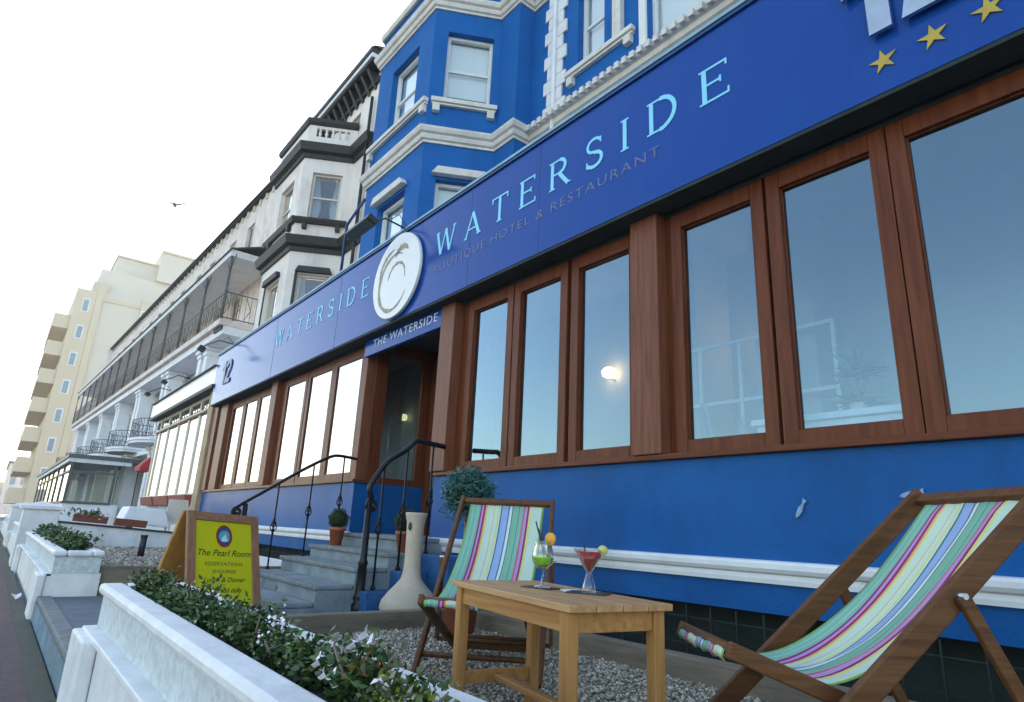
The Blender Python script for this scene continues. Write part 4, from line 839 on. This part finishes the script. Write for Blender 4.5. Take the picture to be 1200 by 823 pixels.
# =================================================================== SIGN BOARD
sg = thing('menu_board', 'wooden A-frame menu board with a lime yellow poster standing behind the planter', 'sign', (-5.32, 1.37, -.765), R(108)); sg.rotation_euler = (0, R(2.5), R(108))
# local x along the top edge (0.6 wide), local -y faces the viewer
def leafM(sgn): return Matrix.Translation((0, -.012 * sgn, .79)) @ Matrix.Rotation(R(-20) * sgn, 4, 'X')
Mf = leafM(1) @ Matrix.Translation((0, 0, 0)); H = .83
MB(Mf).box((-.30, -.03, -H), (-.235, 0, 0)).build('frame_stile', SIGNW, sg, bevel=.004); MB(Mf).box((.235, -.03, -H), (.30, 0, 0)).build('frame_stile', SIGNW, sg, bevel=.004)
MB(Mf).box((-.234, -.03, -.065), (.234, 0, 0)).build('frame_rail', SIGNWX, sg, bevel=.004); MB(Mf).box((-.234, -.03, -H + .08), (.234, 0, -H + .145)).build('frame_rail', SIGNWX, sg, bevel=.004)
po_ = MB(Mf).box((-.234, -.018, -H + .146), (.234, -.008, -.066)).build('poster', LIME, sg)
Mb = leafM(-1); f = MB(Mb); f.box((-.30, 0, -H), (-.24, .03, 0)); f.box((.24, 0, -H), (.30, .03, 0)); f.box((-.239, 0, -.065), (.239, .03, 0)); f.box((-.239, .004, -H + .1), (.239, .02, -.066)); f.build('rear_leaf', SIGNB, sg, bevel=.004)
def on_leaf(o, x, z, y=-.0185):
    o.matrix_local = Mf @ Matrix.Translation((x, y, z)) @ Matrix.Rotation(R(90), 4, 'X') @ Matrix.Diagonal((*o.scale, 1))
def tx(body, mt, x, z, size, sx=1, shear=0, sp=1): o = text_obj('lettering', body, mt, po_, (0, 0, 0), (0, 0, 0), size, .001, sx, shear=shear, spacing=sp); o.parent = sg; on_leaf(o, x, z); o.parent = po_; o.matrix_parent_inverse = Matrix.Identity(4); return o
tx('The Pearl Room', BLACKP, 0, -.305, .068, 1.0, .35); tx('RESERVATIONS', OLIVEP, 0, -.385, .040, 1.15); tx('ENQUIRIES', OLIVEP, 0, -.44, .036, 1.1); tx('Lunch & Dinner', BLACKP, 0, -.50, .05, 1.05, .35); tx('served daily', BLACKP, .02, -.575, .05, 1.0, .35)
def disc(rx, rz, y, mt, nm, n=28, cz=-.175):
    P = [(rx * math.cos(2 * PI * k / n), y, cz + rz * math.sin(2 * PI * k / n)) for k in range(n)]; MB(Mf).poly(P, (0, -.001, 0)).build(nm, mt, po_)
disc(.068, .085, -.0185, REDP, 'oval_rim'); disc(.052, .068, -.0198, NAVYP, 'oval_picture'); disc(.046, .045, -.0211, SKYP, 'oval_water', cz=-.178)
P = [(-.03, -.0224, -.215), (.03, -.0224, -.215), (.018, -.0224, -.19), (.008, -.0224, -.155), (-.002, -.0224, -.175), (-.018, -.0224, -.185)]; MB(Mf).poly(P, (0, -.001, 0)).build('shell_motif', PALEP, po_)

# =================================================================== DECK CHAIRS
def canvas_mat():
    m = bpy.data.materials.new('striped_canvas'); m.use_nodes = True; N = m.node_tree.nodes; L = m.node_tree.links; p = N['Principled BSDF']; p.inputs['Roughness'].default_value = .85
    uv = N.new('ShaderNodeUVMap'); sp = N.new('ShaderNodeSeparateXYZ'); L.new(uv.outputs[0], sp.inputs[0])
    r = N.new('ShaderNodeValToRGB'); r.color_ramp.interpolation = 'CONSTANT'
    A = (.24, .56, .42); A2 = (.36, .66, .54); G = (.30, .52, .10); Mg = (.42, .02, .20); Li = (.55, .38, .62); Or = (.88, .45, .18); Y = (.82, .78, .25); MI = (.68, .84, .68); T = (.03, .20, .24); B = (.36, .50, .78); Wt = (.78, .84, .82); Pk = (.80, .10, .26)
    seq = [(0, G), (.015, A), (.045, A2), (.06, A), (.105, A2), (.12, A), (.150, Mg), (.170, Li), (.195, Mg), (.215, Or), (.232, Y), (.25, MI), (.335, Or), (.343, MI), (.39, Y), (.405, MI), (.425, T), (.44, B), (.525, T), (.54, Wt), (.575, T), (.588, A), (.61, G), (.62, A), (.665, T), (.675, A), (.73, Pk), (.75, Li), (.785, Mg), (.805, Y), (.835, MI), (.97, G)]
    e = r.color_ramp.elements; e[0].position = 0; e[0].color = (*seq[0][1], 1); e[1].position = seq[1][0]; e[1].color = (*seq[1][1], 1)
    for q, c in seq[2:]: k = e.new(q); k.color = (*c, 1)
    L.new(sp.outputs[0], r.inputs[0])
    nz = N.new('ShaderNodeTexNoise'); nz.inputs['Scale'].default_value = 14; mx = N.new('ShaderNodeMix'); mx.data_type = 'RGBA'; mx.blend_type = 'MULTIPLY'; mx.inputs[0].default_value = .10; tc = N.new('ShaderNodeTexCoord'); L.new(tc.outputs['Object'], nz.inputs[0])
    L.new(r.outputs[0], mx.inputs[6]); L.new(nz.outputs[0], mx.inputs[7]); L.new(mx.outputs[2], p.inputs['Base Color'])
    # woven look and translucency
    tr = N.new('ShaderNodeBsdfTranslucent'); L.new(mx.outputs[2], tr.inputs[0]); ms = N.new('ShaderNodeMixShader'); ms.inputs[0].default_value = .25; L.new(p.outputs[0], ms.inputs[1]); L.new(tr.outputs[0], ms.inputs[2]); L.new(ms.outputs[0], N['Material Output'].inputs[0])
    wv = N.new('ShaderNodeTexNoise'); wv.inputs['Scale'].default_value = 260; bp = N.new('ShaderNodeBump'); bp.inputs['Strength'].default_value = .25; bp.inputs['Distance'].default_value = .002; L.new(tc.outputs['Object'], wv.inputs[0]); L.new(wv.outputs[0], bp.inputs['Height']); L.new(bp.outputs[0], p.inputs['Normal'])
    return m
CANVAS = canvas_mat()
def deckchair(loc, rz, Ll, w, k, al, S, ws, lab, sag, flip=False):
    t = thing('deck_chair', lab, 'deck chair', loc, rz, 'striped canvas deck chairs on the gravel')
    T = (-Ll * math.cos(al), Ll * math.sin(al)); K = (T[0] * k, T[1] * k); sx, sz = S
    du = Vector((-math.cos(al), 0, math.sin(al))); up = Vector((math.sin(al), 0, math.cos(al)))
    for s in (-1, 1):
        a = Vector((0, s * w, 0)) - du * .02; b = Vector((T[0], s * w, T[1])) + du * .03
        MB().bar(a, b, .026, .070 if flip else .05, up=up).build('side_rail', CHAIRW, t, bevel=.006)
    MB().bar((T[0], -w + .013, T[1]), (T[0], w - .013, T[1]), .028, .045, up=du).build('top_rail', CHAIRW, t, bevel=.006)
    c = Vector((0, 0, 0)) + du * .13; MB().tube([(c.x, -w + .012, c.z), (c.x, w - .012, c.z)], .014, 8).build('foot_rail', CHAIRW, t)
    Rr = Vector((sx - .98, 0, .025)); sd_ = (Vector((sx, 0, sz)) - Rr).normalized(); su = Vector((-sd_.z, 0, sd_.x))
    for s in (-1, 1):
        MB().bar((Rr.x, s * ws, Rr.z), (sx + sd_.x * .02, s * ws, sz + sd_.z * .02), .024, .048, up=su).build('seat_rail', CHAIRW, t, bevel=.006)
    MB().tube([(sx, -ws - .01, sz), (sx, ws + .01, sz)], .018, 10).build('front_rail', CHAIRW, t)
    q = Rr + sd_ * .05; MB().bar((q.x, -ws + .012, q.z), (q.x, ws - .012, q.z), .022, .035, up=su).build('rear_rail', CHAIRW, t)
    q = Rr + sd_ * .30; MB().tube([(q.x, -ws + .012, q.z), (q.x, ws - .012, q.z)], .011, 8).build('cross_bar', CHAIRW, t)
    wp = w + .026; F = Vector((Rr.x + .10, 0, .075))
    for s in (-1, 1):
        MB().bar((K[0], s * wp, K[1]), (F.x, s * wp, F.z), .022, .04, up=(1, 0, 0)).build('prop_leg', CHAIRW, t, bevel=.005)
        MB().tube([(K[0], s * (wp + .016), K[1]), (K[0], s * (wp - .03), K[1])], .009, 10).build('bolt', SILVER, t)
    MB().tube([(F.x, -wp, F.z), (F.x, wp, F.z)], .012, 8).build('prop_bar', CHAIRW, t)
    # canvas
    cw_ = ws - .018; nu, nv = 24, 30; bm = bmesh.new(); uvl = bm.loops.layers.uv.new('UVMap')
    P0 = Vector((T[0] + .012, 0, T[1] - .026)); P3 = Vector((sx + .020, 0, sz + .004)); P1 = Vector((T[0] * .62, 0, T[1] * .50 - .02)); P2 = Vector((sx - .30, 0, sz - sag))
    prof = []
    for j in range(nv + 1):
        u = j / nv; prof.append(P0 * (1 - u) ** 3 + P1 * 3 * u * (1 - u) ** 2 + P2 * 3 * u * u * (1 - u) + P3 * u ** 3)
    prof += [P3 + Vector((.006, 0, -.016)), P3 + Vector((-.002, 0, -.03))]
    pre = [P0 + Vector((-.035, 0, .016)), P0 + Vector((-.022, 0, .008)), P0 + Vector((-.008, 0, .003))]; prof = pre + prof; rows = []
    for j, p in enumerate(prof):
        wv = min(w - .02, .225 + .015) ; row = []
        for i in range(nu + 1):
            v = i / nu; off = .004 * math.sin(v * 31 + j * .35) * math.sin(j * .21) + .010 * math.sin(v * 9 + j * .1) * (1 if 3 < j < nv else 0) - .018 * math.sin(PI * v) * math.sin(PI * min(1, max(0, (j - 3) / nv)))
            row.append(bm.verts.new((p.x, (v * 2 - 1) * ((w - .055) + (cw_ - w + .055) * min(1, max(0, (j - 3) / nv)) ** .8), p.z + off)))
        rows.append(row)
    for j in range(len(rows) - 1):
        for i in range(nu):
            f_ = bm.faces.new([rows[j][i], rows[j][i + 1], rows[j + 1][i + 1], rows[j + 1][i]]); f_.smooth = True
            for l, (a_, b_) in zip(f_.loops, ((i, j), (i + 1, j), (i + 1, j + 1), (i, j + 1))): l[uvl].uv = (a_ / nu, b_ / len(rows))
    me = bpy.data.meshes.new('canvas'); bm.to_mesh(me); bm.free(); me.materials.append(CANVAS); o = bpy.data.objects.new('canvas', me); COL.objects.link(o); o.parent = t
    so_ = o.modifiers.new('thick', 'SOLIDIFY'); so_.thickness = .002
    return t
deckchair((-2.65, 1.96, -.69), -.78, 1.36, .305, .6, .70, (.25, .37), .235, 'striped canvas deckchair behind the teak table, facing the camera', .10)
deckchair((-1.28, 1.83, -.69), -2.17, 1.32, .28, .65, .73, (-.01, .39), .205, 'striped canvas deckchair at the right edge, seen from its side', .20, True)

# =================================================================== TABLE AND DRINKS
tb = thing('coffee_table', 'low light teak coffee table with two cocktails standing on the gravel', 'table', (-1.835, 1.675, -.69), -.175)
hx, hy, tz = .436, .205, .486
for i in range(4):
    y0 = -hy + i * (2 * hy / 4); MB().box((-hx, y0 + .0015, tz - .022), (hx, y0 + 2 * hy / 4 - .0015, tz)).build('top_slat', TEAKTOP, tb, bevel=.003)
for sx in (-1, 1):
    for sy in (-1, 1): MB().box((sx * (hx - .05) - .022, sy * (hy - .035) - .022, 0), (sx * (hx - .05) + .022, sy * (hy - .035) + .022, tz - .023)).build('leg', TEAKZ, tb, bevel=.004)
for sy in (-1, 1): MB().box((-hx + .073, sy * (hy - .035) - .012, tz - .085), (hx - .073, sy * (hy - .035) + .012, tz - .023)).build('apron', TEAK, tb, bevel=.003)
for sx in (-1, 1): MB().box((sx * (hx - .05) - .012, -hy + .058, tz - .085), (sx * (hx - .05) + .012, hy - .058, tz - .023)).build('apron', TEAK, tb, bevel=.003); MB().box((sx * (hx - .05) - .011, -hy + .058, .10), (sx * (hx - .05) + .011, hy - .058, .15)).build('stretcher', TEAK, tb, bevel=.003)
MB().box((-hx + .062, -.02, .112), (hx - .062, .02, .134)).build('stretcher', TEAK, tb, bevel=.003)
ZT = -.204
GL_ = glass_mat('drinking_glass', (.95, .97, .97), 1.6)
LIQG = mat('green_cocktail', (.22, .62, .01), .1, .1, 20); LIQR = mat('red_cocktail', (.42, .006, .014), .15, .1, 8)
MB(Matrix.Translation((-1.71, 1.755, ZT)) @ Matrix.Rotation(.5, 4, 'Z')).box((-.075, -.055, 0), (.075, .055, .004)).build('slate_coaster', PLAST); tag(bpy.data.objects['slate_coaster'], 'black square coaster under the red cocktail', 'coaster')
o = MB(Matrix.Translation((-1.915, 1.71, ZT)) @ Matrix.Rotation(.2, 4, 'Z')).box((-.07, -.045, 0), (.07, .045, .004)).build('slate_coaster', PLAST); tag(o, 'black square coaster under the green cocktail', 'coaster')
o = MB(Matrix.Translation((-1.80, 1.755, ZT)) @ Matrix.Rotation(-.5, 4, 'Z')).box((-.05, -.035, 0), (.05, .035, .003)).build('paper_slip', WHITE); tag(o, 'small white paper slip on the table between the two drinks', 'paper')
rg = thing('cocktail_glass', 'martini glass of deep red cocktail with a lime slice and short black straw', 'drink', (-1.71, 1.755, ZT + .0042)); rg.scale = (1.1, 1.1, 1.08)
MB().lathe([(.0001, .0), (.023, 0), (.024, .004), (.018, .03), (.011, .055), (.009, .062), (.052, .138), (.0535, .139), (.050, .137), (.0085, .066), (.0001, .066)], n=32, cap=False).build('glass', GL_, rg)
MB().lathe([(.0001, .0665), (.0075, .0667), (.0465, .130), (.0001, .130)], n=32, cap=False).build('drink', LIQR, rg)
M = Matrix.Translation((.045, .018, .137)) @ Matrix.Rotation(.9, 4, 'Z') @ Matrix.Rotation(PI / 2, 4, 'X'); MB(M).lathe([(.0001, -.002), (.017, -.002), (.017, .002), (.0001, .002)], n=20, cap=False).build('lime_slice', mat('lime_flesh', (.55, .55, .18), .5, .1, 30), rg)
MB().tube([(-.01, 0, .10), (-.025, -.005, .165)], .0028, 6).build('straw', PLAST, rg)
gg = thing('cocktail_glass', 'balloon glass of bright green cocktail with orange slice and dark twig straws', 'drink', (-1.915, 1.71, ZT + .0042)); gg.scale = (1.08, 1.08, 1.08)
MB().lathe([(.0001, 0), (.030, 0), (.030, .003), (.006, .008), (.004, .03), (.005, .058), (.020, .064), (.036, .082), (.040, .100), (.036, .122), (.030, .145), (.0325, .156), (.031, .157), (.0285, .145), (.0345, .122), (.0385, .100), (.0345, .083), (.019, .066), (.0001, .063)], n=32, cap=False).build('glass', GL_, gg)
MB().lathe([(.0001, .0645), (.0185, .0675), (.0335, .084), (.0378, .100), (.0375, .104), (.0001, .104)], n=32, cap=False).build('drink', LIQG, gg)
MB().tube([(.015, 0, .075), (-.012, 0, .15), (-.045, .0, .225)], .0028, 6).tube([(.0, .01, .08), (-.02, .012, .17), (-.05, .02, .19)], .0024, 6).tube([(.018, .01, .08), (-.01, 0, .17), (-.025, -.005, .20)], .0024, 6).build('straw', PLAST, gg)
M = Matrix.Translation((.026, .01, .165)) @ Matrix.Rotation(.2, 4, 'Z') @ Matrix.Rotation(PI / 2, 4, 'X'); MB(M).lathe([(.0001, -.003), (.023, -.003), (.023, .003), (.0001, .003)], n=20, cap=False).build('orange_slice', mat('orange_flesh', (.75, .36, .05), .5, .1, 30), gg)

# =================================================================== CHIMINEA, POTS, TOPIARY
cm = thing('chiminea', 'cream clay chiminea with tall flared neck and round belly beside the steps', 'chiminea', (-4.92, 2.90, -.765))
MB().lathe([(.0001, 0), (.16, 0), (.18, .03), (.225, .06), (.25, .11), (.235, .17), (.185, .235), (.13, .29), (.09, .34), (.075, .40), (.070, .50), (.072, .62), (.074, .74), (.078, .80), (.088, .845), (.096, .87), (.094, .885), (.080, .885), (.066, .84), (.06, .5), (.0001, .45)], n=36, cap=False).build('body', CLAY, cm)
MB(Matrix.Translation((.036, -.078, .77)) @ Matrix.Rotation(.5, 4, 'Z')).ball((0, 0, 0), .03, 2, (.55, .3, 1.2)).build('vent_hole', PLAST, cm)
TOPI = leafmat('box_ball_green', (.008, .025, .006), (.03, .07, .015), (.06, .10, .03)); TOPB = leafmat('blue_green_conifer', (.012, .06, .055), (.04, .17, .15), (.08, .26, .22))
def topiary(loc, lab):
    t = thing('topiary', lab, 'potted plant', loc, 0, 'clipped box balls in terracotta pots')
    MB().lathe([(.0001, 0), (.062, 0), (.085, .16), (.095, .16), (.096, .195), (.084, .195), (.08, .17), (.0001, .165)], n=24, cap=False).build('pot', TERRA, t)
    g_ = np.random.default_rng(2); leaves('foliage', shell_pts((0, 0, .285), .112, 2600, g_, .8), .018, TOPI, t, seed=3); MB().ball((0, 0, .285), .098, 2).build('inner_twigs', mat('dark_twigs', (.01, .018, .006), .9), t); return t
a = topiary((-7.03, 3.12, -.238), 'clipped box ball in a terracotta pot on the left of the top steps'); b = copy_tree(a); b.location = (-5.49, 3.13, -.238); b['label'] = 'clipped box ball in a terracotta pot half hidden behind the chiminea'
tp = thing('topiary_tree', 'large round blue green conifer ball on a stem behind the far deckchair', 'potted plant', (-3.87, 2.70, -.69))
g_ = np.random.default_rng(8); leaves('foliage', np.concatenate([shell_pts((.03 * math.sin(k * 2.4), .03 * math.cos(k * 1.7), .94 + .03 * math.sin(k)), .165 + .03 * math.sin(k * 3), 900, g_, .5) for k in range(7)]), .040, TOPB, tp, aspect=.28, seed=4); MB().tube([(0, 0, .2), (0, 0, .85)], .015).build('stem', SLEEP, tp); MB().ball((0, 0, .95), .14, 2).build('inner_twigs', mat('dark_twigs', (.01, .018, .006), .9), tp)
MB().lathe([(.0001, 0), (.10, 0), (.13, .25), (.14, .25), (.14, .28), (.12, .28), (.0001, .24)], n=24, cap=False).build('pot', TERRA, tp)

# =================================================================== LAMPS ON THE FASCIA, bird, litter
def sign_lamp(x, z, dx, L, lab, yh=2.75):
    t = thing('sign_lamp', lab, 'lamp', (x, 3.27, z), 0, 'projecting sign lamps over the fascias')
    MB().tube([(0, 0, 0), (dx * .4, -.25, .06), (dx, yh - 3.27, -.10)], .012, 7).build('arm', PLAST, t); MB().tube([(0.05, 0, 0), (.06, -.12, .12), (.0, -.2, .05)], .006, 5).build('cable', PLAST, t)
    M = Matrix.Translation((dx, yh - 3.27, -.14)) @ Matrix.Rotation(R(-25), 4, 'X'); MB(M).box((-L / 2, -.07, -.04), (L / 2, .07, .04)).build('lamp_head', PLAST, t, bevel=.01); MB(M).box((-L / 2 + .02, -.06, -.046), (L / 2 - .02, .06, -.0405)).build('lamp_glass', DARKG, t); return t
sign_lamp(-6.42, 3.56, -.10, .62, 'black trough flood lamp projecting over the white roundel'); sign_lamp(-13.75, 3.56, -.35, .22, 'small black lamp on an arm above the far end of the blue fascia'); sign_lamp(-17.5, 3.40, -.25, .2, 'black lamp on an arm above the neighbouring white fascia, nearer the hotel'); sign_lamp(-19.7, 3.40, -.3, .2, 'black lamp on an arm above the neighbouring white fascia, farther away')
bd = MB(Matrix.Translation((-45, 5.45, 20.45)) @ Matrix.Diagonal((1.1, 1.1, 1.1, 1)) @ Matrix.Rotation(R(70), 4, 'Z')); bd.ball((0, 0, 0), .12, 2, (1, 2.4, .8)); bd.poly([(-.05, -.1, .02), (-.1, .1, .02), (-.6, .0, .22), (-.62, -.1, .22)], (0, 0, .02)); bd.poly([(.05, -.1, .02), (.1, .1, .02), (.6, .0, .22), (.62, -.1, .22)], (0, 0, .02)); tag(bd.build('seagull', PLAST), 'small gull flying in the pale sky above the terrace', 'bird')
lt = MB(Matrix.Translation((-8.9, .40, -.952))); P = [lt.v((.07 * math.cos(k) + .01 * (k % 2), .05 * math.sin(k), .02 + .03 * ((k * 7) % 3))) for k in range(6)]; c_ = lt.v((0, 0, .06)); 
for i in range(6): lt.f([P[i], P[(i + 1) % 6], c_])
tag(lt.build('litter', PETAL), 'crumpled scrap of white paper on the pavement by the planter wall', 'litter')

# =================================================================== HAZE
hz = bpy.data.materials.new('haze_air'); hz.use_nodes = True; N = hz.node_tree.nodes; N.remove(N['Principled BSDF'])  # thin air volume added to wash out the far street like glare
pv = N.new('ShaderNodeVolumePrincipled'); pv.inputs['Color'].default_value = (.95, .96, 1, 1); pv.inputs['Density'].default_value = HAZE; pv.inputs['Anisotropy'].default_value = .35
hz.node_tree.links.new(pv.outputs[0], N['Material Output'].inputs['Volume'])
h_ = MB().box((-400, -400, -3.6), (400, 400, 33)).build('haze', hz); h_['kind'] = 'stuff'; h_['label'] = 'thin pale haze added over the whole street to stand for glare'; h_['category'] = 'haze'
